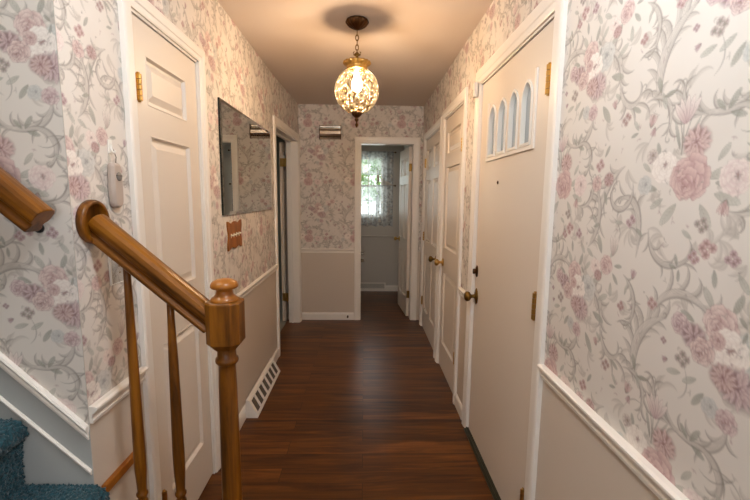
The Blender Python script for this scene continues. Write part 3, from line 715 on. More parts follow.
# door_3: far doorway, six panel door opened into back room
d3 = empty('door_3', (.25, YF, 0), 'far doorway with a six panel door opened into the back room', kind='structure')
m = MB(); casing(m, mF, DF[0], DF[1], DF[2], .070); m.build('casing', M['trim'], d3)
m = MB(); jamb(m, mF, DF[0], DF[1], DF[2], th=.008); m.build('jamb', M['trim'], d3)
hx, hy, ha = DF[1]-.006, YF+T+.004, math.radians(5)
def mO(u, d, z):    # u from hinge to free edge, d towards the hall side of the opened leaf
    return (hx-.035*0-u*math.sin(ha)-d*math.cos(ha)-.0, hy+u*math.cos(ha)-d*math.sin(ha), z)
m = slab(mO, 0, .590, .012, 2.015, .035, .035, [(.085, .265, .235, .79), (.325, .505, .235, .79), (.085, .265, .93, 1.60), (.325, .505, .93, 1.60), (.085, .265, 1.69, 1.90), (.325, .505, 1.69, 1.90)])
m.build('door_leaf', M['door'], d3)
k_ = knob(mO, .535, .035, .90, d3, 'brass', .026); 
for z in (1.78, .28):
    m = MB(); m.lathe([(0, 0), (.006, 0), (.006, .09), (0, .09)], Matrix.Translation((hx, hy-.008, z-.045)), 12)
    m.box((hx-.032, hy-.003, z-.045), (hx, hy-.001, z+.045)); m.build('hinge', M['oldbrass'], d3)
# door_4: near closet on the right, single column of panels
pc = (2.84, 3.28)
d4 = door_parts(4, 'white closet door on the right next to the front door', (XR, 3.06, 0), mR, C1, .066,
                [(pc[0], pc[1], 1.78, 1.95), (pc[0], pc[1], 1.03, 1.68), (pc[0], pc[1], .23, .83)], hin=(C1[0]+.030, (1.79, .30)))
knob(mR, C1[1]-.065, -.004, .905, d4, 'brass')
# door_5: far closet on the right, two columns
ca, cb, cc_, cd = 3.66, 3.93, 4.06, 4.33
d5 = door_parts(5, 'white six panel closet door on the right nearest the far wall', (XR, 4.0, 0), mR, C2, .066,
                [(a, b_, c, e) for (a, b_) in ((ca, cb), (cc_, cd)) for (c, e) in ((.23, .83), (.98, 1.62), (1.72, 1.93))], hin=(C2[1]-.012, (1.80, 1.02, .30)))
knob(mR, C2[0]+.07, -.004, .885, d5, 'oldbrass')
# door_6: flush front door with four lancet lights
WR = (1.612, 2.215, 1.640, 1.925)
HR = (WR[0]+.02, WR[1]-.02, WR[2]+.02, WR[3]-.02)
d6 = door_parts(6, 'flush cream front door with four small arched panes', (XR, 1.91, 0), mR, FD, .075, [], dface=-.006, holes=[HR], cas=.075, th=.042)
for z in (1.86, 1.03, .21): hinge(mR, FD[0]+.036, -.004, z, d6, 'brass', .105, .014)
def lancet(cu, z0, z1, w, n=9):
    """pointed arch outline, counter clockwise in (u,z)"""
    h = w*.72; p = [(cu-w/2, z0), (cu+w/2, z0), (cu+w/2, z1-h)]
    R = (h*h+w*w/4)/w
    amax = math.asin(min(1, h/R))
    for i in range(1, n): a = amax*i/n; p.append((cu+w/2-R+R*math.cos(a), z1-h+R*math.sin(a)))
    p.append((cu, z1))
    for i in range(n-1, 0, -1): a = amax*i/n; p.append((cu-w/2+R-R*math.cos(a), z1-h+R*math.sin(a)))
    p.append((cu-w/2, z1-h)); return p
def plate_with_holes(name, outer, holes, mp, d0, d1, mat, parent):
    cu = bpy.data.curves.new(name, 'CURVE'); cu.dimensions = '2D'; cu.fill_mode = 'BOTH'; cu.extrude = .5
    for pts in [outer]+holes:
        s = cu.splines.new('POLY'); s.points.add(len(pts)-1)
        for q, (x, y) in zip(s.points, pts): q.co = (x, y, 0, 1)
        s.use_cyclic_u = True
    o = bpy.data.objects.new(name, cu); COL.objects.link(o); bpy.context.view_layer.update()
    me = bpy.data.meshes.new_from_object(o.evaluated_get(bpy.context.evaluated_depsgraph_get()))
    COL.objects.unlink(o); bpy.data.objects.remove(o)
    mb = MB(); mb.add([mp(v.co.x, d0+(d1-d0)*(v.co.z+.5), v.co.y) for v in me.vertices], [tuple(p.vertices) for p in me.polygons])
    bpy.data.meshes.remove(me)
    return mb.build(name, mat, parent)
lc = [WR[0]+.060+(.6-.12)/3*i for i in range(4)]
for i, c in enumerate(lc): pass
LW, LZ0, LZ1 = .092, WR[2]+.022, WR[3]-.024
lc = [WR[0]+.078+.149*i for i in range(4)]
outer = [(WR[0], WR[2]), (WR[1], WR[2]), (WR[1], WR[3]), (WR[0], WR[3])]
plate_with_holes('window_insert', outer, [lancet(c, LZ0-.008, LZ1+.008, LW+.014) for c in lc], mR, -.006-.012, -.006+.003, M['door'], d6)
for c in lc:
    O = lancet(c, LZ0-.012, LZ1+.012, LW+.020); I_ = lancet(c, LZ0, LZ1, LW)
    f = plate_with_holes('arched_frame', O, [I_], mR, -.006-.016, -.006+.009, M['whiteplastic'], d6)
    m = MB(); pts = lancet(c, LZ0+.0, LZ1, LW)
    m.add([mR(u, -.0175, z) for (u, z) in pts]+[mR(u, -.0215, z) for (u, z) in pts], [tuple(range(len(pts))), tuple(range(len(pts), 2*len(pts)))[::-1]]+[(i, (i+1) % len(pts), (i+1) % len(pts)+len(pts), i+len(pts)) for i in range(len(pts))])
    m.build('pane', M['frosted'], f)
m = MB()   # rim moulding round the insert
for (a, b_, c, e) in ((WR[0]-.008, WR[0]+.008, WR[2]+.0082, WR[3]+.008), (WR[1]-.008, WR[1]+.008, WR[2]+.0082, WR[3]+.008), (WR[0]-.008, WR[1]+.008, WR[2]-.008, WR[2]+.008)):
    m.box((a, -.007, c), (b_, .001, e), 0, mR)
m.build('insert_rim', M['trim'], d6)
# ornate knob, backplate, deadbolt, peephole
k = knob(mR, FD[1]-.06, -.006, .868, d6, 'oldbrass', .030)
m = MB(); F = frame_of(mR, FD[1]-.06, -.006, .868)
m.lathe([(0, 0), (.036, 0), (.038, .003), (.034, .006), (.020, .008), (0, .008)], F @ Matrix.Diagonal((.8, 1.25, 1, 1)), 24, rfn=lambda a, z: 1+.05*math.cos(8*a))
m.build('backplate', M['oldbrass'], d6)
m = MB(); F = frame_of(mR, FD[1]-.052, -.006, 1.015)
m.lathe([(0, 0), (.026, 0), (.027, .004), (.018, .009), (.010, .010), (.010, .014), (0, .014)], F @ Matrix.Diagonal((.75, 1.3, 1, 1)), 24)
m.lathe([(0, .012), (.014, .012), (.015, .020), (.012, .026), (0, .027)], F @ Matrix.Diagonal((.42, 1.1, 1, 1)), 16)
m.build('deadbolt', M['bronze'], d6)
m = MB(); F = frame_of(mR, 2.02, -.006, 1.515); m.lathe([(0, 0), (.008, 0), (.009, .002), (.005, .004), (0, .003)], F, 16); m.build('peephole', M['bronze'], d6)
m = MB(); m.box((FD[0], -.10, 0), (FD[1], .022, .010), 0, mR); m.box((FD[0], -.10, .010), (FD[1], .010, .018), 0, mR); m.build('threshold', M['threshold'], d6, bevel=.003)
# casing strip filling between the two closets
# ------------------------------------------------------------------ staircase, carpet, banister
RISE, X3 = .2, -.742
nose = [X3+.21*(3-k) for k in range(0, 14)]      # nose[k] for tread k (1-based)
st = empty('staircase', (-.6, .6, 0), 'carpeted wooden staircase rising to the left', kind='structure')
for k in range(1, 13):
    x1 = nose[k]; x0 = nose[k]-.21; m = MB()
    m.box((x0-.045, .07, 0 if k < 3 else k*RISE-.42), (x1-.060, (1.20 if k < 3 else YS-.004), k*RISE-.025))
    m.box((x0-.045, .065, k*RISE-.025), (x1-.040, (1.215 if k < 3 else YS-.004), k*RISE-.006))
    m.build('step', M['oak_h'], st, bevel=.004)
# carpet: one continuous pile over treads and risers
prof = []
for k in range(1, 9):
    xn, z = nose[k], k*RISE; r = .024
    # riser below then rounded nose then tread
    prof += [(xn-.022, z-RISE+.026), (xn-.016, z-.07)]
    prof += [(xn-r+r*math.sin(a)*1.15, z-r+r*math.cos(a)) for a in np.linspace(PI*.85, 0, 9)]
    prof += [(xn-.10, z+.001), (xn-.21-.018, z+.004)]
pp = np.array(prof); 
seg = np.hypot(*(pp[1:]-pp[:-1]).T); cum = np.concatenate([[0], np.cumsum(seg)])
def carpet_band(mb, y0, y1, step, s0=0.0, s1=None):
    s1 = s1 or cum[-1]; S = np.linspace(s0, s1, int((s1-s0)/step)+1); X = np.interp(S, cum, pp[:, 0]); Z = np.interp(S, cum, pp[:, 1])
    Y = np.linspace(y0, y1, int((y1-y0)/step)+1)
    tx = np.gradient(X); tz = np.gradient(Z); l = np.hypot(tx, tz); nx, nz = tz/l, -tx/l
    for w in (3,):   # smooth normals
        ker = np.ones(5)/5; nx = np.convolve(np.pad(nx, 2, 'edge'), ker, 'valid'); nz = np.convolve(np.pad(nz, 2, 'edge'), ker, 'valid')
    A = rng.normal(0, 1, (len(S), len(Y)))
    B = A.copy()
    B[1:-1, 1:-1] = (A[1:-1, 1:-1]*2+A[:-2, 1:-1]+A[2:, 1:-1]+A[1:-1, :-2]+A[1:-1, 2:])/4
    Hh = .011+.0030*B; 
    vs = np.stack([X[:, None]+nx[:, None]*Hh+rng.normal(0, .0008, A.shape), Y[None, :]+rng.normal(0, .0009, A.shape), Z[:, None]+nz[:, None]*Hh], -1).reshape(-1, 3)
    n = len(Y); k = (np.arange(len(S)-1)[:, None]*n+np.arange(n-1)[None, :]).ravel()
    mb.add([tuple(v) for v in vs], [tuple(q) for q in np.stack([k, k+1, k+1+n, k+n], 1).tolist()], 0, True)
m = MB()
i2 = cum[np.argmin(np.abs(pp[:, 0]-(nose[2]))+np.abs(pp[:, 1]-.38))]; i5 = cum[np.argmin(np.abs(pp[:, 0]-nose[5])+np.abs(pp[:, 1]-1.0))]
carpet_band(m, .82, YS-.006, .0024, i2, i5)
carpet_band(m, .075, .82, .008)
carpet_band(m, .82, YS-.006, .008, 0, i2); carpet_band(m, .82, YS-.006, .008, i5, None)
tag(m.build('stair_carpet', M['carpet'], None, fixn=False), 'teal shaggy carpet covering the steps at lower left', 'carpet')
# banister
YR = 1.165
bn = empty('banister', (-.405, YR, .2), 'golden oak banister with block newel post and two slim balusters', 'banister')
XN = -.4040
m = MB()
F = Matrix.Translation((XN, YR, 0))
def octo(r, z, ch=.42):
    # square with chamfered corners, half width r
    c = r*ch; return [(r, -r+c, z), (r, r-c, z), (r-c, r, z), (-r+c, r, z), (-r, r-c, z), (-r, -r+c, z), (-r+c, -r, z), (r-c, -r, z)]
rings = [octo(.030, .990), octo(.0485, 1.012), octo(.0485, 1.130), octo(.045, 1.135)]
vs = [F @ Vector(p) for r in rings for p in r]; fs = []
# turn the block a little so that one flat face looks to the camera
for j in range(len(rings)-1):
    for i in range(8): fs.append((j*8+i, j*8+(i+1) % 8, (j+1)*8+(i+1) % 8, (j+1)*8+i))
fs += [tuple(range(8)), tuple(range(len(rings)*8-8, len(rings)*8))]
m.add(vs, fs); m.build('newel_block', M['oak_v'], bn, bevel=.0015)
m = MB(); m.lathe([(.046, .195), (.046, .42), (.040, .43), (.029, .44), (.031, .455), (.030, .47), (.0290, .56), (.0285, .66), (.0275, .76), (.0262, .88), (.0248, .92), (.0245, .938), (.027, .943), (.0325, .949), (.0335, .955), (.032, .961), (.027, .966), (.0265, .985), (.028, 1.000)], F, 36)
m.build('newel_shaft', M['oak_v'], bn)
m = MB(); m.lathe([(0, 1.130), (.038, 1.131), (.0395, 1.137), (.037, 1.143), (.031, 1.147), (.025, 1.154), (.0225, 1.163), (.024, 1.169), (.036, 1.172), (.0395, 1.176), (.039, 1.182), (.034, 1.190), (.022, 1.1965), (.010, 1.199), (0, 1.1995)], F, 40)
m.build('newel_cap', M['oak_cap'], bn)
RPf = [(.0, .0335), (.012, .0325), (.0225, .029), (.0285, .021), (.0305, .009), (.030, .000), (.027, -.008), (.0215, -.013), (.0205, -.022), (.025, -.027), (.025, -.036), (.020, -.041)]
RPf = RPf+[(-a, b_) for a, b_ in RPf[::-1] if a > 0]
zr = lambda x: 1.366-.876*(x-XL)
m = MB(); m.sweep([(XL+.010, YR, zr(XL+.010)), (XN-.030, YR, zr(XN-.030))], RPf, smooth=False); o = m.build('handrail', M['oak_r'], bn, bevel=.004, seg=3)
m = MB(); Fr = Matrix.Translation((XL, YR, 1.360)) @ Matrix.Rotation(PI/2, 4, 'Y')
m.lathe([(0, 0), (.0605, 0), (.0620, .003), (.0620, .014), (.0600, .0185), (.0560, .0205), (.0505, .0205), (.0480, .0180), (.0470, .0135), (0, .0130)], Fr, 56); m.build('rosette', M['oak_v'], bn)
for xb in (-.6790, -.5615):
    m = MB(); zt = zr(xb)-.050; F = Matrix.Translation((xb, YR, 0))
    m.lathe([(.0155, .395), (.0155, .500), (.0115, .507), (.0135, .514), (.0165, .520), (.0165, .526), (.0125, .531), (.0135, .545), (.0165, .60), (.0170, .66), (.0135, .95), (.0100, zt-.05), (.0095, zt+.012)], F, 24)
    m.build('baluster', M['oak_v'], bn)
# wall handrail on stair wall
wh = empty('wall_handrail', (-.86, YS, 1.40), 'golden oak handrail fixed to the stair wall at the left edge', 'handrail')
YH = 1.030; zh = lambda x: 1.372-.876*(x+.800)
m = MB(); m.sweep([(-2.6, YH, zh(-2.6)), (-.800, YH, zh(-.800))], RPf); m.build('rail', M['oak_r'], wh, bevel=.004, seg=3)
for xb in (-.856, -1.9):
    m = MB(); z = zh(xb)-.040
    m.tube([(xb, YS-.003, z-.032), (xb, YS-.035, z-.034), (xb, YS-.058, z-.022), (xb, YH, z+.002)], .0055, 10, side=Vector((1, 0, 0)))
    m.lathe([(0, 0), (.013, 0), (.013, .004), (.008, .008), (0, .009)], Matrix.Translation((xb, YS-.001, z-.034)) @ Matrix.Rotation(PI/2, 4, 'X'), 18)
    m.build('bracket', M['black'], wh)

# ------------------------------------------------------------------ ceiling pendant
PX, PY = -.048, 2.475
pl = empty('pendant_light', (PX, PY, ZC), 'amber glass globe pendant hanging on a short chain from the ceiling', 'lamp')
F = Matrix.Translation((PX, PY, 0))
m = MB(); m.lathe([(0, 2.385), (.008, 2.386), (.016, 2.390), (.030, 2.396), (.046, 2.405), (.058, 2.417), (.063, 2.427), (.064, 2.434), (.060, 2.4395), (0, 2.4395)], F, 64, rfn=lambda a, z: 1+.085*math.cos(14*a)*(1 if z < 2.43 else .15)); m.build('canopy', M['bronze'], pl)
m = MB(); z = 2.386; i = 0
while z > 2.26:
    c = Vector((PX, PY, z-.016)); pts = []
    for q in range(17):
        a = 2*PI*q/16; x, h = .0085*math.cos(a), .0165*math.sin(a)
        pts.append(c+(Vector((x, 0, h)) if i % 2 else Vector((0, x, h))))
    m.tube(pts, .0027, 6, side=Vector((0, 1, 0)) if i % 2 else Vector((1, 0, 0))); z -= .0265; i += 1
m.build('chain', M['oldbrass'], pl)
m = MB(); m.lathe([(0, 2.268), (.005, 2.267), (.007, 2.262), (.015, 2.257), (.017, 2.249), (.009, 2.243), (.008, 2.236), (.018, 2.228), (.020, 2.222), (.010, 2.216), (0, 2.215)], F, 24, rfn=lambda a, z: 1+.10*math.cos(6*a))
for a in (0, PI/2, PI, -PI/2):
    c, s = math.cos(a), math.sin(a)
    m.tube([(PX+c*r, PY+s*r, h) for r, h in ((.006, 2.244), (.019, 2.250), (.022, 2.262), (.015, 2.268))], .0028, 6)
m.build('loop_finial', M['oldbrass'], pl)
m = MB(); m.lathe([(z0, z1-.016) for z0, z1 in [(.010, 2.236), (.030, 2.233), (.058, 2.231), (.076, 2.228), (.079, 2.222), (.075, 2.213), (.062, 2.206), (.058, 2.198), (.061, 2.192), (.058, 2.184), (.050, 2.180), (.048, 2.180), (.052, 2.188), (.055, 2.198), (.058, 2.208), (.070, 2.215), (.071, 2.220), (.056, 2.224), (.010, 2.228)]], F, 90, rfn=lambda a, z: 1+(.045*math.cos(18*a) if z > 2.19 else .02*math.cos(18*a)))
m.build('gallery', M['brass'], pl)
prof = [(.050, 2.170), (.056, 2.166), (.078, 2.156), (.099, 2.136), (.117, 2.108), (.1270, 2.076), (.1290, 2.046), (.122, 2.012), (.106, 1.978), (.086, 1.952), (.060, 1.934), (.034, 1.925), (.012, 1.923)]
m = MB(); m.lathe(prof, F, 120, rfn=lambda a, z: 1+.034*abs(math.cos(5*a))**.8-.02); o = m.build('globe', M['globe'], pl, fixn=True)
m = MB(); m.lathe([(0, 1.842), (.004, 1.843), (.006, 1.850), (.010, 1.856), (.010, 1.862), (.005, 1.868), (.005, 1.876), (.012, 1.884), (.013, 1.892), (.008, 1.896), (.018, 1.904), (.028, 1.914), (.031, 1.924), (.030, 1.932), (.024, 1.936), (0, 1.936)], F, 48, rfn=lambda a, z: 1+(.05*math.cos(12*a) if z > 1.9 else 0)); m.build('bottom_finial', M['bronze'], pl)
m = MB(); m.lathe([(0, 2.228), (.016, 2.228), (.017, 2.150), (.014, 2.148), (0, 2.148)], F, 24); m.build('socket', M['ivory'], pl)
m = MB(); m.lathe([(0, 2.046), (.010, 2.048), (.020, 2.056), (.028, 2.070), (.030, 2.084), (.027, 2.100), (.019, 2.120), (.014, 2.135), (.013, 2.148), (0, 2.148)], F, 28); m.build('bulb', M['bulb'], pl)

# ------------------------------------------------------------------ things on the left wall
mr = empty('wall_mirror', (XL, 2.81, 1.32), 'large rectangular wall mirror with a dark edge on the left wall', 'mirror')
MY0, MY1, MZ0, MZ1 = 2.225, 3.385, 1.330, 1.945
m = MB(); m.box((MY0, .0015, MZ0), (MY1, .0105, MZ1), 0, mL); m.build('mirror_backing', M['mirroredge'], mr)
m = MB(); bv = .018
o_ = [mL(MY0, .0112, MZ0), mL(MY1, .0112, MZ0), mL(MY1, .0112, MZ1), mL(MY0, .0112, MZ1)]
i_ = [mL(MY0+bv, .0132, MZ0+bv), mL(MY1-bv, .0132, MZ0+bv), mL(MY1-bv, .0132, MZ1-bv), mL(MY0+bv, .0132, MZ1-bv)]
m.add(o_+i_, [(4, 5, 6, 7)]+[(i, (i+1) % 4, (i+1) % 4+4, i+4) for i in range(4)]); m.build('mirror_glass', M['mirror'], mr)
# scalloped wooden switch plate with four toggles
sp = empty('switch_plate', (XL, 2.43, 1.2), 'scalloped brown wooden switch plate with white toggles below the mirror', 'switch plate')
SU0, SU1, SZ0, SZ1 = 2.292, 2.545, 1.128, 1.288
out = []
n = 40
for i in range(n+1):
    t = i/n; out.append((SU0+(SU1-SU0)*t, SZ1-.007+.007*math.cos(4*PI*t)+.004*(2*abs(t-.5))))
for i in range(1, 12):
    t = i/12; out.append((SU1-.010*math.sin(PI*t)**2+.004*math.sin(3*PI*t), SZ1+(SZ0-SZ1)*t))
for i in range(n+1):
    t = 1-i/n; out.append((SU0+(SU1-SU0)*t, SZ0+.007-.007*math.cos(4*PI*t)-.004*(2*abs(t-.5))))
for i in range(1, 12):
    t = i/12; out.append((SU0+.010*math.sin(PI*t)**2-.004*math.sin(3*PI*t), SZ0+(SZ1-SZ0)*t))
o = plate_with_holes('plate', out, [], mL, .0008, .0095, M['plate_wood'], sp)
for i in range(4):
    u = SU0+.048+.049*i; z = 1.207
    m = MB(); m.box((u-.0055, .0095, z-.013), (u+.0055, .0105, z+.013), 0, mL); m.box((u-.004, .010, z-.001+.002*(i > 1)), (u+.004, .022, z+.008+.002*(i > 1)), 0, mL); m.build('toggle', M['ivory'], sp, bevel=.001)
# handheld remote hanging on a hook by its cord
rm = empty('handheld_remote', (XL, 1.30, 1.47), 'beige handheld unit hanging on the wall beside the narrow door', 'remote')
m = MB()
RU0, RU1, RZ0, RZ1 = 1.250, 1.304, 1.396, 1.532
rr = [(RU0+.004, RZ0+.014), (RU0+.010, RZ0+.004), (RU0+.020, RZ0), (RU1-.018, RZ0), (RU1-.008, RZ0+.005), (RU1-.002, RZ0+.016), (RU1, RZ0+.06), (RU1-.006, RZ1-.006), (RU1-.012, RZ1), (RU0+.012, RZ1), (RU0+.004, RZ1-.008), (RU0, RZ0+.06)]
nn = len(rr); cu_, cz_ = (RU0+RU1)/2, (RZ0+RZ1)/2
vs = [mL(u, .002, z) for u, z in rr]+[mL(u, .014, z) for u, z in rr]+[mL(cu_+(u-cu_)*.78, .022, cz_+(z-cz_)*.92) for u, z in rr]
m.add(vs, [tuple(range(nn)), tuple(range(2*nn, 3*nn))]+[(j*nn+i, j*nn+(i+1) % nn, (j+1)*nn+(i+1) % nn, (j+1)*nn+i) for j in (0, 1) for i in range(nn)])
m.build('body', M['beigeplastic'], rm, bevel=.004, seg=3)
m = MB(); m.lathe([(0, 0), (.014, 0), (.014, .0015), (.011, .003), (0, .003)], frame_of(mL, cu_+.002, .0218, RZ0+.095) @ Matrix.Diagonal((1, .95, 1, 1)), 24); m.build('button', M['greyplastic'], rm)
m = MB(); m.box((cu_-.012, .022, RZ0+.096), (cu_+.014, .0252, RZ0+.0985), 0, mL); m.build('button_gap', M['dark'], rm)
m = MB(); m.tube([mL(1.284, .012, RZ1-.002), mL(1.284, .014, 1.550), mL(1.282, .012, 1.560), mL(1.276, .010, 1.566), mL(1.284, .008, 1.571)], .0012, 6, side=Vector((1, 0, 0))); m.build('cord', M['dark'], rm)
hk = empty('wall_hook', (XL, 1.278, 1.58), 'small clear hook stuck to the wallpaper above the hanging unit', 'hook')
m = MB(); m.box((1.268, .001, 1.560), (1.286, .004, 1.600), 0, mL); m.build('back_pad', M['whiteplastic'], hk, bevel=.001)
m = MB(); m.tube([mL(1.277, .003, 1.586), mL(1.277, .008, 1.568), mL(1.277, .014, 1.562), mL(1.277, .018, 1.568)], .0028, 8, side=Vector((0, 1, 0))); m.build('prong', M['whiteplastic'], hk)
# clear switch cover below the handrail
cs = empty('clear_switch_plate', (XL, 1.275, 1.22), 'clear plastic switch plate over wallpaper just under the handrail', 'switch plate')
m = MB(); m.box((1.232, .001, 1.165), (1.318, .0055, 1.285), 0, mL); m.build('plate', M['acrylic'], cs, bevel=.0015)
m = MB(); m.box((1.2305, .0008, 1.163), (1.2335, .007, 1.287), 0, mL); m.box((1.2305, .0008, 1.1615), (1.3195, .004, 1.1635), 0, mL); m.build('bright_edge', M['whiteplastic'], cs)
for u, z in ((1.276, 1.225),):
    m = MB(); m.box((u-.005, .0055, z-.012), (u+.005, .0065, z+.012), 0, mL); m.box((u-.004, .006, z-.008), (u+.004, .017, z+.001), 0, mL); m.build('toggle', M['oldbrass'], cs, bevel=.001)
for z in (1.195, 1.255):
    m = MB(); m.lathe([(0, 0), (.003, 0), (.003, .001), (0, .0015)], frame_of(mL, 1.276, .0055, z), 10); m.build('screw', M['oldbrass'], cs)
# baseboard register
rg = empty('baseboard_register', (XL, 2.85, 0), 'white sloped heating register along the left baseboard', 'register')
GY0, GY1 = 2.50, 3.20
m = MB()
pr = [(.0135, .002), (.088, .002), (.092, .012), (.036, .116), (.028, .124), (.0135, .124)]
def gp(t): return (.092+(.036-.092)*t, .012+(.116-.012)*t)
n = len(pr)
cells = 7; cw = (GY1-GY0-.04)/cells; us = [GY0]
for y in (GY0, GY1):
    m.add([mL(y, d, z) for d, z in pr], [tuple(range(n))])
for j in (0, 1, 3, 4):
    m.add([mL(y, *pr[j]) for y in (GY0, GY1)]+[mL(y, *pr[j+1]) for y in (GY1, GY0)], [(0, 1, 2, 3)])
m.add([mL(GY0, *pr[5]), mL(GY1, *pr[5]), mL(GY1, *pr[0]), mL(GY0, *pr[0])], [(0, 1, 2, 3)])
ts = [0, .14, .90, 1]; ys = [GY0]
for i in range(cells): a = GY0+.02+cw*i; ys += [a+cw*.11, a+cw*.89]
ys.append(GY1)
dk = MB()
for i in range(len(ys)-1):
    for j in range(3):
        a, c, t0, t1 = ys[i], ys[i+1], ts[j], ts[j+1]
        q = [mL(a, *gp(t0)), mL(c, *gp(t0)), mL(c, *gp(t1)), mL(a, *gp(t1))]
        if j == 1 and i % 2 == 1:
            q2 = [tuple(Vector(p)+Vector((-.007, 0, -.0035))) for p in q]
            m.add(q+q2, [(k, (k+1) % 4, (k+1) % 4+4, k+4) for k in range(4)]); dk.add(q2, [(0, 1, 2, 3)])
        else: m.add(q, [(0, 1, 2, 3)])
m.build('cover', M['trim'], rg); dk.build('opening_shade', M['dark'], rg)  # dark sheets in the openings paint in the shade behind the cover
# ------------------------------------------------------------------ far wall, right wall items
ch = empty('door_chime', (-.38, YF, 2.14), 'ribbed chrome door chime box high on the far wall', 'door chime')
cp = [(0, 2.064), (.030, 2.064), (.042, 2.070), (.046, 2.082), (.038, 2.092), (.030, 2.095), (.046, 2.100), (.055, 2.120), (.055, 2.150), (.048, 2.172), (.036, 2.180), (.034, 2.184), (.044, 2.190), (.046, 2.202), (.040, 2.210), (0, 2.210)]
m = MB(); n = len(cp); m.add([mF(u, d, z) for u in (-.496, -.264) for d, z in cp], [(i, (i+1) % n, (i+1) % n+n, i+n) for i in range(n)]+[tuple(range(n)), tuple(range(n, 2*n))]); m.build('cover', M['chrome'], ch)
for u in (-.500, -.266): m = MB(); m.box((u, .0, 2.060), (u+.006, .058, 2.214), 0, mF); m.build('end_cap', M['bronze'], ch, bevel=.002)
sn = empty('door_sensor', (XR, 2.40, 2.05), 'small white sensor box at the top corner of the front door', 'sensor')
m = MB(); m.box((2.372, .0185, 2.005), (2.402, .038, 2.085), 0, mR); m.build('housing', M['whiteplastic'], sn, bevel=.003)
m = MB(); m.box((2.376, .038, 2.006), (2.398, .0385, 2.008), 0, mR); m.build('seam', M['dark'], sn)
m = MB(); m.lathe([(0, 0), (.011, 0), (.010, .003), (.004, .005), (.004, .028), (.009, .030), (.010, .040), (0, .042)], frame_of(mF, -.185, .014, .045), 14); m.thing('door_stop', M['bronze'], 'small dark door stop on the baseboard of the far wall', 'door stop')
# ------------------------------------------------------------------ back room
w1 = empty('window_1', (-.05, YW2, 1.15), 'white window of the back room behind lace curtains', kind='structure')
WX0, WX1, WZ0, WZ1 = -.36, .275, 1.15, 2.02
m = MB(); casing(m, mW, WX0, WX1, WZ1, .06, WZ0); m.build('casing', M['roompaint'], w1)
m = MB(); m.box((WX0-.07, -.02, WZ0-.03), (WX1+.07, .035, WZ0), 0, mW); m.build('sill', M['roompaint'], w1, bevel=.004)
m = MB(); s_ = .028; zm = 1.60
for (a, b_, c, e, d_) in ((WX0, WX0+s_, WZ0, WZ1, 0), (WX1-s_, WX1, WZ0, WZ1, 0), (WX0, WX1, WZ0, WZ0+s_, 0), (WX0, WX1, WZ1-s_, WZ1, 0), (WX0, WX1, zm-.016, zm+.016, 0)):
    m.box((a, -.075, c), (b_, -.035, e), 0, mW)
pw = (WX1-WX0)/3
for i in (1, 2): m.box((WX0+pw*i-.008, -.068, WZ0), (WX0+pw*i+.008, -.045, WZ1), 0, mW)
for z in (1.38, 1.80): m.box((WX0, -.068, z-.008), (WX1, -.045, z+.008), 0, mW)
m.build('sash', M['trim'], w1)
m = MB(); m.box((WX0, -.058, WZ0), (WX1, -.054, WZ1), 0, mW); m.build('glass', M['glass'], w1)
def curtain(name, label, x0, x1, z0, z1, d, amp, waves, scallop, lift=None, d_=.018):
    m = MB(); nx, nz = 150, 30; vs = []
    for j in range(nz+1):
        for i in range(nx+1):
            s, t = i/nx, j/nz; x = x0+(x1-x0)*s
            zb = z0+scallop*abs(math.sin(PI*s*7))
            if lift: zb += lift(s)
            z = z1+(zb-z1)*t
            vs.append(mW(x, d+d_+amp*math.sin(s*waves*2*PI)*(.4+.6*t)+amp*.4*math.sin(s*waves*5.3+2*t), z))
    k = [(j*(nx+1)+i, j*(nx+1)+i+1, (j+1)*(nx+1)+i+1, (j+1)*(nx+1)+i) for j in range(nz) for i in range(nx)]
    m.add(vs, k, 0, True); return m.thing(name, M['lace'], label, 'curtain', fixn=False)
curtain('lace_valance', 'white lace valance hanging from the upper rod', -.46, .425, 1.755, 2.10, .045, .010, 13, .012, lambda s: -.14*max(0, (s-.80)/.2)**.5 if s > .8 else (-.14*max(0, (.2-s)/.2)**.5))
curtain('lace_cafe_curtain', 'white lace cafe curtain hanging from the lower rod', -.46, .425, .995, 1.612, .045, .011, 14, .022)
for z, nm in ((2.088, 'upper'), (1.606, 'lower')):
    e = empty('curtain_rod', (-.02, YW2-.045, z), 'thin brass %s curtain rod across the back room window' % nm, 'curtain rod', 'curtain rods')
    m = MB(); m.tube([(-.49, YW2-.045, z), (.440, YW2-.045, z)], .005, 10); m.build('rod', M['oldbrass'], e)
    for x, s in ((.440, 1), (-.49, -1)):
        m = MB(); m.lathe([(0, 0), (.006, 0), (.006, .004), (.012, .010), (.013, .018), (.008, .026), (0, .029)], Matrix.Translation((x, YW2-.045, z)) @ Matrix.Rotation(s*PI/2, 4, 'Y'), 16); m.build('finial', M['bronze'], e)
        m = MB(); m.box((x-.012*s-.004, YW2-.048, z-.004), (x-.012*s+.004, YW2, z+.002)); m.build('bracket', M['oldbrass'], e)
vg = empty('air_vent', (.06, YW2, .08), 'white slatted air return vent low under the back room window', 'vent')
m = MB(); a0, a1, v0, v1 = -.30, .335, .030, .135
for (a, b_, c, e) in ((a0, a1, v0, v0+.014), (a0, a1, v1-.014, v1), (a0, a0+.014, v0, v1), (a1-.014, a1, v0, v1)): m.box((a, .012, c), (b_, .022, e), 0, mW)
m.build('frame', M['trim'], vg, bevel=.002)
m = MB(); x = a0+.02
while x < a1-.02: m.box((x, .013, v0+.014), (x+.008, .018, v1-.014), 0, mW); x += .016
m.build('slats', M['trim'], vg)
m = MB(); m.box((a0+.01, .0125, v0+.01), (a1-.01, .0135, v1-.01), 0, mW); m.build('dark_duct', M['greyplastic'], vg)
ph = empty('paper_holder', (-.035, YW2, .53), 'chrome double holder on the back room wall beside the doorway edge', 'holder')
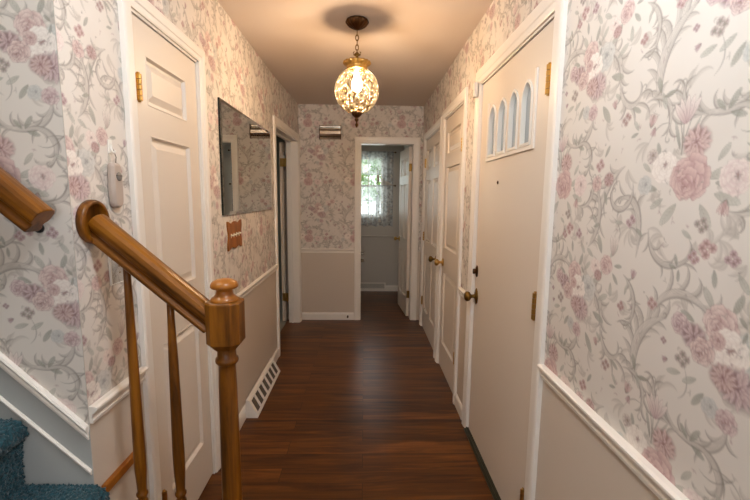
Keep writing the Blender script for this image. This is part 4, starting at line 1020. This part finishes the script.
for z in (.585, .475):
    m = MB(); m.box((-.085, -.002, z-.028), (.008, .004, z+.028), 0, mW); m.build('back_plate', M['chrome'], ph, bevel=.002)
    m = MB(); m.box((-.004, .004, z-.014), (.008, .055, z+.014), 0, mW); m.build('arm', M['chrome'], ph, bevel=.003)
    m = MB(); m.tube([mW(-.075, .045, z), mW(.004, .045, z)], .011, 12); m.build('roller', M['chrome'], ph)
# back window behind the camera
w2 = empty('window_2', (-.05, YB, .85), 'window behind the camera', kind='structure')
m = MB()
for (a, b_, c, e) in ((wb[0], wb[0]+.04, wb[2], wb[3]), (wb[1]-.04, wb[1], wb[2], wb[3]), (wb[0], wb[1], wb[2], wb[2]+.04), (wb[0], wb[1], wb[3]-.04, wb[3]), (-.07, -.03, wb[2], wb[3])): m.box((a, YB-.10, c), (b_, YB-.05, e))
m.build('sash', M['trim'], w2)
# foliage outside the back room window
r2 = random.Random(3)
for i, (tx, ty, tz, R) in enumerate(((-.65, 8.6, 1.75, .55), (.35, 10.6, 2.0, .75), (-.35, 13.4, 2.4, 1.3))):
    e = empty('garden_tree', (tx, ty, -.4), ['leafy green tree nearest the back room window', 'leafy green tree standing in the middle of the garden', 'tall leafy tree farthest out in the garden'][i], 'tree', 'trees outside the window')
    m = MB(); m.lathe([(.06, -.4), (.045, tz-.3), (.02, tz+.3)], Matrix.Translation((tx, ty, 0)), 10); m.build('trunk', M['bark'], e)
    m = MB()
    for k in range(700):
        v = Vector((r2.gauss(0, 1), r2.gauss(0, 1), r2.gauss(0, 1))).normalized()*R*r2.uniform(.35, 1)**.6; c = Vector((tx, ty, tz))+v
        q = Matrix.Rotation(r2.uniform(0, 6.3), 3, Vector((r2.gauss(0, 1), r2.gauss(0, 1), r2.gauss(0, 1))).normalized()); L = r2.uniform(.05, .09)
        m.add([c+q @ Vector(p)*L for p in ((-1, 0, 0), (-.3, .45, .1), (.4, .4, .1), (1, 0, 0), (.4, -.4, .1), (-.3, -.45, .1))], [(0, 1, 2, 3, 4, 5)])
    m.build('foliage', M['leaf'], e, fixn=False)
b = MB(); b.box((-8, YW2+.15, -.5), (8, 16, -.4)); b.struct('floor_garden', plain('lawn', srgb(86, 112, 46), .9, var=.3), 'lawn outside the back room window')

# ------------------------------------------------------------------ lights
def light(name, kind, loc, power, col, **kw):
    l = bpy.data.lights.new(name, kind); l.energy = power; l.color = col
    for k, v in kw.items(): setattr(l, k, v)
    o = bpy.data.objects.new(name, l); o.location = loc; COL.objects.link(o); return o
# fill lamp added out of view above the stair foot to brighten the near hall
LX, LY = .02, .70
cl = empty('fill_lamp', (LX, LY, ZC), 'added round white fill lamp, unseen above the foot of the stairs', 'lamp')
m = MB(); m.lathe([(0, 2.4395), (.19, 2.4395), (.19, 2.415), (.18, 2.405), (0, 2.405)], Matrix.Translation((LX, LY, 0)), 48); m.build('pan', M['trim'], cl)
o = light('fill_lamp_light', 'POINT', (LX, LY, 2.27), 31, (.84, .93, 1), shadow_soft_size=.12)
o = light('window_daylight', 'AREA', (-.05, YB-.03, 1.62), 8, (.93, .96, 1), shape='RECTANGLE', size=.95, size_y=1.3); o.rotation_euler = (math.radians(96), 0, 0)
o = light('stairwell_daylight', 'AREA', (-2.2, .58, 4.6), 44, (.93, 1, .95), shape='RECTANGLE', size=1.2, size_y=.8); o.rotation_euler = (0, math.radians(-18), 0)
o = light('side_room_fill', 'AREA', (-2.2, 4.4, 2.35), 5, (1, .98, .92), shape='RECTANGLE', size=1, size_y=1)  # fill light added under the ceiling of the windowless side room
o = light('back_window_daylight', 'AREA', (-.04, YW2+.16, 1.6), 5, (.95, .98, 1), shape='RECTANGLE', size=.6, size_y=.8); o.rotation_euler = (math.radians(-90), 0, 0)
o = light('garden_sun', 'SUN', (0, 12, 6), 7, (1, .95, .85), angle=.02); o.rotation_euler = (math.radians(38), math.radians(-30), math.radians(20))
w = bpy.data.worlds.new('sky'); SC.world = w; w.use_nodes = True
bg = w.node_tree.nodes['Background']; bg.inputs[0].default_value = (.92, .96, 1, 1); bg.inputs[1].default_value = 2.4

# ------------------------------------------------------------------ camera (solved from the photograph's straight lines)
cam = bpy.data.cameras.new('camera'); co = bpy.data.objects.new('camera', cam); COL.objects.link(co)
cam.sensor_width = 36; cam.sensor_fit = 'HORIZONTAL'; cam.lens = 406.25/750*36; cam.clip_start = .02
R = Vector((0.9996075, -0.02598113, 0.01047969)); U = Vector((-0.0070275, 0.12956879, 0.99154553)); Fw = Vector((0.02711932, 0.99123, -0.12933535))
co.matrix_world = Matrix.Translation((0, 0, 1.4374)) @ Matrix((R, U, -Fw)).transposed().to_4x4()
SC.camera = co
vs_ = SC.view_settings; vs_.view_transform = 'Standard'; vs_.look = 'None'; vs_.exposure = 0; vs_.gamma = 1; vs_.use_curve_mapping = False
